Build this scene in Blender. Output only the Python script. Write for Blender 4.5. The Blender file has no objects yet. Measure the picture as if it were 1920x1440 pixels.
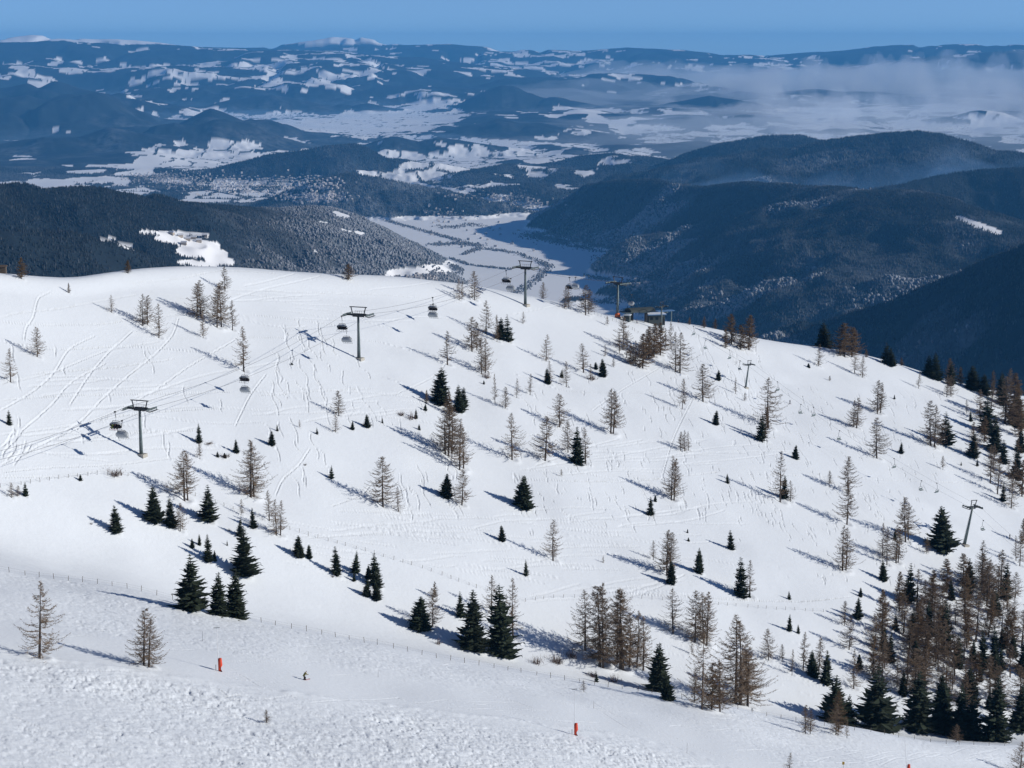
import bpy, math, random
import numpy as np
from mathutils import Vector, Matrix

R = math.radians
# ------------------------------------------------------------------ camera, sky, sun, exposure
FPX = 3583.0                      # focal length in pixels of the 1920 px wide frame
PITCH = R(10.0)
scene = bpy.context.scene
col = scene.collection
cam_d = bpy.data.cameras.new("camera")
cam = bpy.data.objects.new("camera", cam_d)
col.objects.link(cam)
cam_d.sensor_width = 36.0
cam_d.lens = 36.0 * FPX / 1920.0
cam_d.clip_start = 1.0
cam_d.clip_end = 200000.0
cam.location = (0, 0, 0)
cam.rotation_euler = (R(90) - PITCH, 0, 0)
scene.camera = cam

SUN_EL, SUN_AZ = R(22.0), R(92.0)   # azimuth from +Y (view direction) towards +X (right)
world = bpy.data.worlds.new("World")
scene.world = world
world.use_nodes = True
wn = world.node_tree
bg = wn.nodes["Background"]
sky = wn.nodes.new("ShaderNodeTexSky")
sky.sky_type = 'NISHITA'
sky.sun_disc = False
sky.sun_elevation = SUN_EL
sky.sun_rotation = SUN_AZ
sky.altitude = 1800
sky.air_density = 0.42
sky.dust_density = 0.15
sky.ozone_density = 5.0
wn.links.new(sky.outputs[0], bg.inputs[0])
bg.inputs[1].default_value = 0.095
sl = bpy.data.lights.new("sun", 'SUN')
sun = bpy.data.objects.new("sun", sl)
col.objects.link(sun)
sl.energy = 3.6
sl.angle = R(0.5)
sl.color = (1.0, 0.95, 0.87)
sd = Vector((math.sin(SUN_AZ) * math.cos(SUN_EL), math.cos(SUN_AZ) * math.cos(SUN_EL), math.sin(SUN_EL)))
sun.rotation_euler = sd.to_track_quat('Z', 'Y').to_euler()
sun.location = sd * 300
scene.view_settings.view_transform = 'Standard'
scene.view_settings.look = 'None'
scene.view_settings.gamma = 1.0
scene.view_settings.exposure = 0.17
cy = scene.cycles
cy.use_denoising = True
cy.max_bounces = 5
cy.diffuse_bounces = 2
cy.volume_bounces = 3
cy.transparent_max_bounces = 16
cy.use_adaptive_sampling = False
scene.render.film_transparent = False

# ------------------------------------------------------------------ helpers
rng = np.random.default_rng(7)
random.seed(7)

def tag(o, label=None, cat=None, group=None, kind=None):
    if label: o["label"] = label
    if cat: o["category"] = cat
    if group: o["group"] = group
    if kind: o["kind"] = kind
    return o

def empty(name, loc=(0, 0, 0), rz=0.0, parent=None):
    o = bpy.data.objects.new(name, None)
    o.empty_display_size = 0.5
    col.objects.link(o)
    o.location = loc
    o.rotation_euler = (0, 0, rz)
    if parent: o.parent = parent
    return o

def link_mesh(name, me, parent=None):
    o = bpy.data.objects.new(name, me)
    col.objects.link(o)
    if parent: o.parent = parent
    return o

def mesh_np(name, verts, faces, nper, mat=None, smooth=False):
    """verts (n,3), faces (m,nper) arrays -> mesh"""
    me = bpy.data.meshes.new(name)
    n, m = len(verts), len(faces)
    me.vertices.add(n)
    me.vertices.foreach_set("co", np.ascontiguousarray(verts, dtype=np.float32).ravel())
    me.loops.add(m * nper)
    me.loops.foreach_set("vertex_index", np.ascontiguousarray(faces, dtype=np.int32).ravel())
    me.polygons.add(m)
    me.polygons.foreach_set("loop_start", np.arange(0, m * nper, nper, dtype=np.int32))
    me.polygons.foreach_set("loop_total", np.full(m, nper, dtype=np.int32))
    if smooth:
        me.polygons.foreach_set("use_smooth", np.ones(m, dtype=bool))
    me.update()
    if mat: me.materials.append(mat)
    return me

def f_attr(me, name, arr):
    a = me.attributes.new(name, 'FLOAT', 'POINT')
    a.data.foreach_set("value", np.ascontiguousarray(arr, dtype=np.float32).ravel())

class MB:
    """collects boxes, tubes and loose faces into one mesh"""
    def __init__(s): s.v = []; s.f = []
    def add(s, vs, fs):
        b = len(s.v)
        s.v += [tuple(q) for q in vs]
        s.f += [tuple(b + i for i in q) for q in fs]
    def box(s, c, size, rot=None):
        hx, hy, hz = size[0] / 2, size[1] / 2, size[2] / 2
        vs = [Vector((x, y, z)) for x in (-hx, hx) for y in (-hy, hy) for z in (-hz, hz)]
        if rot is not None: vs = [rot @ q for q in vs]
        c = Vector(c)
        s.add([q + c for q in vs], [(0, 1, 3, 2), (4, 6, 7, 5), (0, 4, 5, 1), (2, 3, 7, 6), (0, 2, 6, 4), (1, 5, 7, 3)])
    def tube(s, pts, rads, n=8, cap=True):
        pts = [Vector(p) for p in pts]
        if not hasattr(rads, '__len__'): rads = [rads] * len(pts)
        vs = []; fs = []
        for i, p in enumerate(pts):
            a = pts[max(0, i - 1)]; b = pts[min(len(pts) - 1, i + 1)]
            d = (b - a).normalized()
            u = d.cross(Vector((0, 0, 1)))
            if u.length < 1e-3: u = Vector((1, 0, 0))
            u.normalize(); w = u.cross(d)
            for k in range(n):
                t = 2 * math.pi * k / n
                vs.append(p + (u * math.cos(t) + w * math.sin(t)) * rads[i])
        for i in range(len(pts) - 1):
            for k in range(n):
                fs.append((i * n + k, i * n + (k + 1) % n, (i + 1) * n + (k + 1) % n, (i + 1) * n + k))
        if cap:
            fs.append(tuple(range(n - 1, -1, -1)))
            fs.append(tuple((len(pts) - 1) * n + k for k in range(n)))
        s.add(vs, fs)
    def build(s, name, mat, parent=None, smooth=False):
        me = bpy.data.meshes.new(name)
        me.from_pydata(s.v, [], s.f)
        me.update()
        if smooth:
            for p in me.polygons: p.use_smooth = True
        me.materials.append(mat)
        return link_mesh(name, me, parent)

def copy_tree(o, parent=None):
    c = o.copy()
    col.objects.link(c)
    c.parent = parent
    for ch in list(o.children):
        copy_tree(ch, c)
    return c

# ---- numpy value noise
def vnoise(x, y, seed=0):
    xi = np.floor(x).astype(np.int64); yi = np.floor(y).astype(np.int64)
    fx = x - xi; fy = y - yi
    fx = fx * fx * fx * (fx * (fx * 6 - 15) + 10); fy = fy * fy * fy * (fy * (fy * 6 - 15) + 10)
    def h(a, b):
        n = (a * 374761393 + b * 668265263 + seed * 1442695041) & 0xffffffff
        n = ((n ^ (n >> 13)) * 1274126177) & 0xffffffff
        n = n ^ (n >> 16)
        return (n & 0xffff) / 65535.0
    a = h(xi, yi); b = h(xi + 1, yi); c = h(xi, yi + 1); d = h(xi + 1, yi + 1)
    return (a + (b - a) * fx) * (1 - fy) + (c + (d - c) * fx) * fy
def fbm(x, y, oct=4, seed=0, gain=0.5):
    s = np.zeros_like(x); amp = 1.0; tot = 0
    for i in range(oct):
        s += amp * (vnoise(x, y, seed + i * 17) - 0.5) * 2
        tot += amp; amp *= gain; x = x * 2.03 + 11.3; y = y * 2.03 + 5.7
    return s / tot

# ---- pixel <-> world
CP, SP = math.cos(PITCH), math.sin(PITCH)
def ray(px, py):
    u = (px - 960.0) / FPX; v = (720.0 - py) / FPX
    return u, CP + v * SP, -SP + v * CP
def azs(px, py):
    dx, dy, dz = ray(px, py)
    return math.atan2(dx, dy), dz / math.hypot(dx, dy)
def unproj(px, py, r):
    a, t = azs(px, py)
    return a, r, t * r
def pix(p):
    d = p[1] * CP - p[2] * SP
    return 960 + FPX * p[0] / d, 720 - FPX * (p[1] * SP + p[2] * CP) / d

def pchip(xk, yk, x):
    xk = np.asarray(xk, float); yk = np.asarray(yk, float)
    h = np.diff(xk); dl = np.diff(yk) / h
    m = np.zeros_like(yk)
    for i in range(1, len(xk) - 1):
        if dl[i - 1] * dl[i] > 0:
            w1 = 2 * h[i] + h[i - 1]; w2 = h[i] + 2 * h[i - 1]
            m[i] = (w1 + w2) / (w1 / dl[i - 1] + w2 / dl[i])
    m[0] = dl[0]; m[-1] = dl[-1]
    i = np.clip(np.searchsorted(xk, x) - 1, 0, len(xk) - 2)
    t = np.clip((x - xk[i]) / h[i], 0, 1)
    return ((1 + 2 * t) * (1 - t) ** 2 * yk[i] + t * (1 - t) ** 2 * h[i] * m[i]
            + t * t * (3 - 2 * t) * yk[i + 1] + t * t * (t - 1) * h[i] * m[i + 1])

# ---- materials
def mat(name, color, rough=0.8, metal=0.0, var=0.0, scale=4.0):
    m = bpy.data.materials.new(name); m.use_nodes = True
    nt = m.node_tree; b = nt.nodes["Principled BSDF"]
    b.inputs["Base Color"].default_value = (*color, 1)
    b.inputs["Roughness"].default_value = rough
    b.inputs["Metallic"].default_value = metal
    b.inputs["Specular IOR Level"].default_value = 0.3
    if var > 0:
        tc = nt.nodes.new("ShaderNodeTexCoord"); nz = nt.nodes.new("ShaderNodeTexNoise")
        nz.inputs["Scale"].default_value = scale; nz.inputs["Detail"].default_value = 4
        nt.links.new(tc.outputs["Object"], nz.inputs["Vector"])
        oi = nt.nodes.new("ShaderNodeObjectInfo")
        ad = nt.nodes.new("ShaderNodeMath"); ad.operation = 'MULTIPLY_ADD'
        nt.links.new(oi.outputs["Random"], ad.inputs[0]); ad.inputs[1].default_value = 0.5
        nt.links.new(nz.outputs[0], ad.inputs[2])
        mr = nt.nodes.new("ShaderNodeMapRange")
        mr.inputs[1].default_value = 0.35; mr.inputs[2].default_value = 1.1
        mr.inputs[3].default_value = 1 - var; mr.inputs[4].default_value = 1 + var
        nt.links.new(ad.outputs[0], mr.inputs[0])
        hs = nt.nodes.new("ShaderNodeHueSaturation")
        hs.inputs["Color"].default_value = (*color, 1)
        nt.links.new(mr.outputs[0], hs.inputs["Value"])
        nt.links.new(hs.outputs[0], b.inputs["Base Color"])
    return m
# ------------------------------------------------------------------ the near ski slopes: a height field lofted across contour lines
KX = [-350, 0, 480, 960, 1440, 1920, 2270]
def cline(ys, rs):
    """contour line from key columns -> (az, r, z) arrays"""
    return [unproj(px, y, r) for px, y, r in zip(KX, ys, rs)]
def pline(xy, rx, rr):
    out = []
    xs = [q[0] for q in xy]; yy = [q[1] for q in xy]
    for px in range(-350, 2271, 30):
        y = float(pchip(xs, yy, np.array([float(px)]))[0])
        r = float(pchip(rx, rr, np.array([float(px)]))[0])
        out.append(unproj(px, y, r))
    return out
CREST = [(-350, 1000), (0, 1068), (240, 1110), (480, 1172), (700, 1211), (960, 1255), (1200, 1300), (1440, 1345), (1600, 1375), (1750, 1392), (1920, 1400), (2270, 1405)]
SKYL = [(-350, 505), (0, 514), (60, 519), (128, 525), (200, 514), (280, 504), (400, 500), (520, 508), (620, 515), (720, 518), (800, 526), (870, 533), (960, 550), (1040, 566), (1110, 585), (1170, 600), (1240, 603), (1330, 616), (1440, 640), (1540, 653), (1640, 672), (1720, 697), (1780, 716), (1850, 732), (1920, 745), (2270, 800)]
def pl_mid(px, py):      # the mountainside beyond the gully: falls to the right and rises away
    a, t = azs(px, py)
    return 244.6 / (-t + 0.18 - 0.42 * math.tan(a))
def pl_fore(px, py):     # the foreground slope
    a, t = azs(px, py)
    return 72.5 / (-t - 0.15 - 0.26 * math.tan(a))
XS = list(range(-350, 2271, 30))
yc = lambda px: float(pchip([q[0] for q in CREST], [q[1] for q in CREST], np.array([float(px)]))[0])
ys_ = lambda px: float(pchip([q[0] for q in SKYL], [q[1] for q in SKYL], np.array([float(px)]))[0])
crest = [unproj(px, yc(px), pl_fore(px, yc(px))) for px in XS]
skyl = [unproj(px, ys_(px), pl_mid(px, ys_(px))) for px in XS]
off = lambda L, dr, dz: [(a, r + dr, z + dz) for a, r, z in L]
def row(f):
    out = []
    for px in XS:
        y0 = yc(px) - 30; y = y0 + (ys_(px) - y0) * f
        out.append(unproj(px, y, pl_mid(px, y)))
    return out
def band(k, dy):
    out = []
    for px in XS:
        r0 = pl_fore(px, yc(px)); r1 = pl_mid(px, yc(px) - 30)
        out.append(unproj(px, yc(px) + dy, r0 + (r1 - r0) * k))
    return out
LINES = [
    [(a, 90.0, -70.0 + 20 * a) for a in np.linspace(-.45, .45, 9)],
    [unproj(px, 1800, pl_fore(px, 1800)) for px in XS],
    [unproj(px, 1440 + .35 * (yc(px) - 1400), pl_fore(px, 1440 + .35 * (yc(px) - 1400))) for px in XS],
    crest,
    band(.42, -3),
    row(0.0), row(.25), row(.5), row(.75), row(.93),
    skyl,
    off(skyl, 45, -13),
    off(skyl, 200, -120),
    off(skyl, 1200, -560),
    off(skyl, 2300, -1260),
]
NA = 1900
AZ = np.linspace(-R(21.5), R(21.5), NA)
RR = np.concatenate([np.arange(90, 190, 6.0), np.arange(190, 440, 0.40), np.arange(440, 520, 0.5), np.arange(520, 1010, 0.66),
                     np.arange(1010, 1300, 10.0), np.linspace(1300, 3300, 30)])
NR = len(RR)
def build_near():
    ks = []
    for L in LINES:
        L = sorted(L)
        a = np.array([q[0] for q in L]); r = np.array([q[1] for q in L]); z = np.array([q[2] for q in L])
        rk = pchip(a, r, np.clip(AZ, a[0], a[-1])); zk = pchip(a, z, np.clip(AZ, a[0], a[-1]))
        sg = 16 * NA / 1500
        kx = np.arange(-int(3 * sg), int(3 * sg) + 1); kw = np.exp(-(kx / sg) ** 2 / 2); kw /= kw.sum()
        sm = lambda v: np.convolve(np.pad(v, len(kx) // 2, mode='edge'), kw, mode='valid')
        ks.append((sm(rk), sm(zk)))
    Z = np.zeros((NA, NR))
    for i in range(NA):
        rk = np.array([k[0][i] for k in ks]); zk = np.array([k[1][i] for k in ks])
        Z[i] = pchip(rk, zk, RR)
    return Z, ks[3][0], ks[10][0]
Z0, CR, SR = build_near()
X = RR[None, :] * np.sin(AZ)[:, None]
Y = RR[None, :] * np.cos(AZ)[:, None]
fade = np.clip((1010 - RR) / 60, 0, 1)[None, :]
near_rid = np.clip(np.abs(RR[None, :] - SR[:, None]) / 60, 0.25, 1)
Z0 += fade * near_rid * (1.5 * fbm(X / 62, Y / 80, 2, 3) + 0.6 * fbm(X / 22, Y / 26, 2, 9))
ZS = Z0.copy()                                   # smooth version for placing things

def hfun(a, r):
    ia = np.clip((a - AZ[0]) / (AZ[1] - AZ[0]), 0, NA - 1.001); i = int(ia); f = ia - i
    j = int(np.clip(np.searchsorted(RR, r) - 1, 0, NR - 2)); g = min(1, max(0, (r - RR[j]) / (RR[j + 1] - RR[j])))
    return ((ZS[i, j] * (1 - g) + ZS[i, j + 1] * g) * (1 - f) + (ZS[i + 1, j] * (1 - g) + ZS[i + 1, j + 1] * g) * f)
def ground(px, py):
    """point where the sight line of a pixel first meets the near slopes (None when it passes over them)"""
    a, t = azs(px, py)
    i = int(np.clip(round((a - AZ[0]) / (AZ[1] - AZ[0])), 0, NA - 1))
    d = ZS[i] - t * RR
    k = np.nonzero((d > 0) & (RR > 150))[0]
    if len(k) == 0: return None
    k = k[0]
    if RR[k] > 1100: return None
    f = d[k - 1] / (d[k - 1] - d[k]) if d[k] != d[k - 1] else 0
    r = RR[k - 1] + f * (RR[k] - RR[k - 1])
    return Vector((r * math.sin(a), r * math.cos(a), hfun(a, r)))
def at_polar(a, r): return Vector((r * math.sin(a), r * math.cos(a), hfun(a, r)))
def g_xy(x, y): return hfun(math.atan2(x, y), math.hypot(x, y))

# ---- wind-carved and skied-up snow near the camera; grooves of tracks over the slopes
cx = (AZ[:, None] * 0 + RR[None, :])
PXg = 960 + FPX * X / (Y * CP - Z0 * SP)
PYg = 720 - FPX * (Y * SP + Z0 * CP) / (Y * CP - Z0 * SP)
CY = np.interp(PXg, [q[0] for q in CREST], [q[1] for q in CREST])
infront = (RR[None, :] < CR[:, None]).astype(float)
# rough band: below a line through the foreground; the groomed run crosses above it
edge = np.interp(PXg, [-350, 0, 480, 700, 960, 1200, 1320, 1440, 1600, 2270], [1200, 1222, 1290, 1320, 1350, 1385, 1420, 1470, 1600, 1900])
wob = 6 * fbm(X / 6, Y / 6, 3, 40)
rough = infront * np.clip((PYg - edge + wob) / 26, 0, 1)
semi = infront * np.clip((edge - 45 - PYg + wob * 2) / 20, 0, 1) * (1 - rough)
ch = fbm(X / 2.6, Y / 2.0, 4, 50, 0.62)
ch2 = np.abs(fbm(X / 1.15, Y / 1.0 + X * .1, 3, 60, 0.65))
patch = np.clip(0.85 + 0.7 * fbm(X / 18, Y / 30, 3, 77), 0.35, 1.4)
ch3 = fbm(X / .62 + .3 * ch, Y / .95, 2, 70, .6)
streak = fbm(X / 3.4 + Y * .10, Y / 1.15, 3, 73, .62)
pits = np.clip(fbm(X / .85 + .4 * streak, Y / 1.9, 3, 75, .6) - .12, 0, 1)
pits2 = np.clip(fbm(X / 2.4, Y / 3.2, 3, 79, .6) - .1, 0, 1)
Z = Z0 + rough * patch * (0.05 * ch - 0.06 * ch2 + 0.07 * ch3 + 0.24 * streak + 0.13 * fbm(X / 1.3 + Y * .2, Y / .8, 2, 74) - 0.27 * pits - 0.16 * pits2) + semi * patch * (0.04 * ch3 + 0.13 * streak - 0.12 * pits + 0.07 * fbm(X / 9, Y / 1.7, 3, 66))
# gentle wind ripples over the middle slopes
mid = (1 - infront) * fade
Z += mid * (0.07 * fbm(X / 9, Y / 2.4, 3, 81) + 0.025 * fbm(X / 2.0, Y / 2.0, 2, 85))

GR = np.zeros((NA, NR)); RIM = np.zeros((NA, NR))
dA = AZ[1] - AZ[0]
def stamp(P, w=0.3, depth=0.12, rim=0.04):
    """P (n,2) world xy points of a track"""
    P = np.asarray(P)
    seg = np.hypot(*np.diff(P, axis=0).T); L = np.concatenate([[0], np.cumsum(seg)])
    if L[-1] < 0.5: return
    n = int(L[-1] / 0.18) + 2
    s = np.linspace(0, L[-1], n)
    x = np.interp(s, L, P[:, 0]); y = np.interp(s, L, P[:, 1])
    endf = np.clip(np.minimum(s, L[-1] - s) / 1.5, 0, 1)
    a = np.arctan2(x, y); r = np.hypot(x, y)
    ia = np.round((a - AZ[0]) / dA).astype(int); ir = np.searchsorted(RR, r)
    for di in range(-4, 5):
        for dj in range(-2, 3):
            i = ia + di; j = ir + dj
            ok = (i >= 0) & (i < NA) & (j >= 0) & (j < NR)
            i = i[ok]; j = j[ok]
            gx = RR[j] * np.sin(AZ[i]); gy = RR[j] * np.cos(AZ[i])
            d = np.hypot(gx - x[ok], gy - y[ok])
            np.maximum.at(GR, (i, j), depth * endf[ok] * np.clip(1 - d / (w * 1.5), 0, 1))
            np.maximum.at(RIM, (i, j), rim * endf[ok] * np.clip(1 - np.abs(d - w * 1.8) / (w), 0, 1))
def ptrack(pts, **k):
    out = []
    xs = [q[0] for q in pts]; ys = [q[1] for q in pts]
    t = np.concatenate([[0], np.cumsum(np.hypot(np.diff(xs), np.diff(ys)))])
    for s in np.linspace(0, t[-1], max(3, int(t[-1] / 6))):
        px = float(pchip(t, xs, np.array([s]))[0]) if len(t) > 2 else float(np.interp(s, t, xs))
        py = float(pchip(t, ys, np.array([s]))[0]) if len(t) > 2 else float(np.interp(s, t, ys))
        g = ground(px, py)
        if g is not None: out.append((g.x, g.y))
    if len(out) > 2: stamp(out, **k)
big = dict(w=0.5, depth=-0.16, rim=0.0)
def ridge_track(pts, w=0.18, h=0.20):
    """snowmobile track: a trench with thrown-up edges"""
    ptrack(pts, w=w, depth=h, rim=h * 0.8)
for T in [[(0, 595), (35, 587), (100, 580), (200, 562), (260, 552)], [(97, 545), (72, 560), (62, 595), (48, 618), (45, 640)],
          [(335, 595), (325, 625), (300, 655), (240, 705), (195, 745), (150, 790), (65, 840)],
          [(445, 635), (350, 690), (300, 725), (220, 770), (150, 800), (65, 840), (0, 872)],
          [(180, 628), (130, 655), (100, 700), (60, 735), (0, 770)], [(200, 680), (130, 720), (100, 755), (50, 800), (0, 840)],
          [(0, 603), (90, 609), (180, 608), (240, 600)], [(582, 840), (560, 872), (530, 900), (516, 930)],
          [(0, 885), (100, 876), (200, 872), (330, 858)], [(0, 894), (100, 894), (185, 884)], [(240, 530), (330, 523), (420, 508), (520, 512)],
          [(480, 545), (600, 549), (700, 552), (800, 560), (880, 570)], [(440, 632), (560, 634), (700, 640), (780, 660)],
          [(0, 750), (120, 742), (300, 738), (440, 734)], [(620, 950), (680, 925), (700, 905), (740, 885)],
          [(480, 742), (560, 735), (700, 728)], [(1100, 690), (1160, 680), (1235, 668)], [(1110, 770), (1160, 735), (1235, 690)],
          [(960, 700), (1080, 735), (1300, 738), (1420, 742)], [(960, 590), (1010, 580), (1060, 570)],
          [(1440, 890), (1560, 894), (1700, 902), (1850, 906)], [(960, 898), (1150, 903), (1350, 885)],
          [(1130, 1110), (1300, 1120), (1500, 1128), (1600, 1118)]]:
    ridge_track(T)
for T in [[(0, 640), (110, 655), (230, 650), (380, 660)], [(60, 700), (200, 690), (330, 672)], [(0, 720), (90, 700), (210, 655), (300, 640)], [(250, 620), (205, 660), (170, 700), (130, 760)],
          [(470, 590), (560, 600), (640, 612)], [(330, 560), (430, 552), (560, 560)], [(120, 830), (240, 812), (380, 806)], [(500, 700), (470, 740), (440, 800)], [(0, 815), (120, 800), (260, 775), (420, 765)],
          [(700, 700), (770, 730), (800, 780)], [(860, 640), (820, 700), (740, 740)], [(900, 830), (1010, 815), (1120, 830)], [(1150, 850), (1210, 930), (1230, 985)], [(1300, 745), (1260, 830), (1240, 900)]]:
    ridge_track(T)
def snake(px, py, dx, dy, L, amp, per, **k):
    pts = []
    n = max(4, int(L / 3)); nx, ny = -dy, dx
    ph = random.uniform(0, 6.28)
    for i in range(n + 1):
        s = L * i / n
        o = amp * math.sin(2 * math.pi * s / per + ph)
        pts.append((px + dx * s + nx * o, py + dy * s + ny * o))
    ptrack(pts, **k)
def field(n, x0, y0, x1, y1, dirs, Ls, amp=(2, 5), per=(30, 60), **k):
    for _ in range(n):
        px = random.uniform(x0, x1); py = random.uniform(y0, y1)
        dx, dy = dirs[0] + random.gauss(0, .12), dirs[1] + random.gauss(0, .12)
        l = math.hypot(dx, dy)
        snake(px, py, dx / l, dy / l, random.uniform(*Ls), random.uniform(*amp), random.uniform(*per), **k)
kk = dict(w=0.18, depth=0.27, rim=0.11)
field(34, 505, 590, 660, 740, (0.35, 1), (25, 70), **kk)
field(14, 640, 720, 760, 790, (0.5, 1), (15, 45), **kk)
field(16, 0, 640, 420, 830, (0.4, 1), (20, 60), **kk)
field(14, 20, 800, 60, 840, (-0.6, 1), (20, 50), **kk)
field(20, 480, 780, 860, 900, (0.35, 1), (20, 55), **kk)
field(14, 740, 880, 860, 950, (0.5, 1), (25, 60), **kk)
field(170, 1130, 690, 1480, 960, (0.45, 1), (8, 32), amp=(1, 3), per=(20, 40), **kk)
field(230, 1380, 720, 1760, 1010, (0.55, 1), (6, 26), amp=(1, 2.5), per=(20, 40), **kk)
field(60, 1250, 600, 1420, 740, (0.45, 1), (8, 40), amp=(1, 2), per=(20, 40), **kk)
field(60, 1440, 940, 1720, 1090, (0.5, 1), (5, 18), amp=(1, 2), per=(20, 40), **kk)
field(40, 960, 880, 1250, 1000, (0.45, 1), (6, 24), amp=(1, 2), per=(20, 40), **kk)
k2 = dict(w=0.22, depth=0.22, rim=0.09)
field(16, 450, 950, 900, 1010, (1, 0.12), (60, 260), amp=(1, 4), per=(150, 300), **k2)
field(18, 850, 950, 1250, 1090, (1, -0.02), (80, 260), amp=(1, 6), per=(150, 300), **k2)
field(12, 980, 1100, 1200, 1130, (1, -0.1), (60, 160), amp=(1, 6), per=(150, 300), **k2)
field(18, 0, 700, 300, 870, (1, -0.06), (80, 300), amp=(1, 5), per=(150, 300), **k2)
field(12, 430, 730, 760, 800, (1, 0.02), (80, 250), amp=(1, 5), per=(150, 300), **k2)
field(16, 200, 520, 700, 600, (1, 0.03), (60, 250), amp=(1, 5), per=(150, 300), **k2)
field(24, 960, 820, 1300, 900, (1, -0.03), (60, 220), amp=(1, 4), per=(150, 300), **k2)
field(30, 500, 960, 1200, 1060, (1, 0.08), (60, 220), amp=(1, 5), per=(100, 300), **k2)
field(50, 960, 690, 1130, 960, (0.4, 1), (8, 30), amp=(1, 3), per=(20, 40), **kk)
field(170, -100, 1180, 1500, 1440, (1, 0.20), (40, 220), amp=(1, 4), per=(90, 300), w=0.18, depth=0.10, rim=0.05)
field(26, 1500, 1395, 1900, 1435, (1, 0.0), (40, 120), amp=(2, 7), per=(60, 140), w=0.2, depth=0.06, rim=0.03)
Z = Z - GR + RIM * (GR < 0.01)
# ploughed edge between the groomed run and the rough snow
Z += infront * 0.16 * np.exp(-((PYg - edge) / 3.5) ** 2) * (0.6 + fbm(X / 2, Y / 2, 2, 91))

# material: snow with bump, and sparse dry grass where the wind has blown the top nearly bare
def snow_mat():
    m = bpy.data.materials.new("snow"); m.use_nodes = True
    nt = m.node_tree; b = nt.nodes["Principled BSDF"]; N = nt.nodes.new; Lk = nt.links.new
    b.inputs["Roughness"].default_value = 0.55
    b.inputs["Specular IOR Level"].default_value = 0.25
    tc = N("ShaderNodeTexCoord")
    n1 = N("ShaderNodeTexNoise"); n1.inputs["Scale"].default_value = 1.6; n1.inputs["Detail"].default_value = 8; n1.inputs["Roughness"].default_value = 0.6
    mp = N("ShaderNodeMapping"); mp.inputs["Scale"].default_value = (0.6, 1.2, 1)
    Lk(tc.outputs["Object"], mp.inputs[0]); Lk(mp.outputs[0], n1.inputs["Vector"])
    bp = N("ShaderNodeBump"); bp.inputs["Strength"].default_value = 0.42; bp.inputs["Distance"].default_value = 0.25
    Lk(n1.outputs[0], bp.inputs["Height"]); Lk(bp.outputs[0], b.inputs["Normal"])
    n2 = N("ShaderNodeTexNoise"); n2.inputs["Scale"].default_value = 1.3; n2.inputs["Detail"].default_value = 6; n2.inputs["Roughness"].default_value = 0.75
    Lk(tc.outputs["Object"], n2.inputs["Vector"])
    at = N("ShaderNodeAttribute"); at.attribute_name = "grass"
    sm = N("ShaderNodeMath"); sm.operation = 'ADD'
    Lk(at.outputs["Fac"], sm.inputs[0]); Lk(n2.outputs[0], sm.inputs[1])
    mr = N("ShaderNodeMapRange"); mr.inputs[1].default_value = 1.0; mr.inputs[2].default_value = 1.25; mr.inputs[4].default_value = 0.75
    Lk(sm.outputs[0], mr.inputs[0])
    mx = N("ShaderNodeMix"); mx.data_type = 'RGBA'
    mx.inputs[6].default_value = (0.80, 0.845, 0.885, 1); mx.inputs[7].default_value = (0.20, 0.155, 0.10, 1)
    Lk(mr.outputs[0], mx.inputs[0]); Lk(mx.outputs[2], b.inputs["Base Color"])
    return m
M_SNOW = snow_mat()
# ------------------------------------------------------------------ the valley, the hills and the far ranges
ZF = -1250.0
NB = 1350
FAZ = np.linspace(-R(21.5), R(21.5), NB)
FR = np.concatenate([np.linspace(2600, 5000, 50), np.arange(5030, 17500, 17.0), 17500 * np.exp(np.linspace(0, math.log(63 / 17.5), 400))])
NQ = len(FR)
FX = FR[None, :] * np.sin(FAZ)[:, None]; FY = FR[None, :] * np.cos(FAZ)[:, None]
FRg = np.broadcast_to(FR[None, :], FX.shape)
plain = np.clip((FRg - 14500) / 6000, 0, 1)
flat = np.exp(-((FX - (-600 - (FY - 12000) * 0.10)) / 1500) ** 2) * np.clip((40000 - FRg) / 8000, 0, 1)
H = 30 * fbm(FX / 1500, FY / 1500, 3, 5) * plain + plain * (1 - flat) * 190 * np.clip(fbm(FX / 2600, FY / 3200, 4, 21) + 0.12, 0, 1)
H = np.maximum(H, 0) + 330 * np.clip((FRg - 22000) / 14000, 0, 1) + 2 * fbm(FX / 300, FY / 300, 2, 31)

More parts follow.
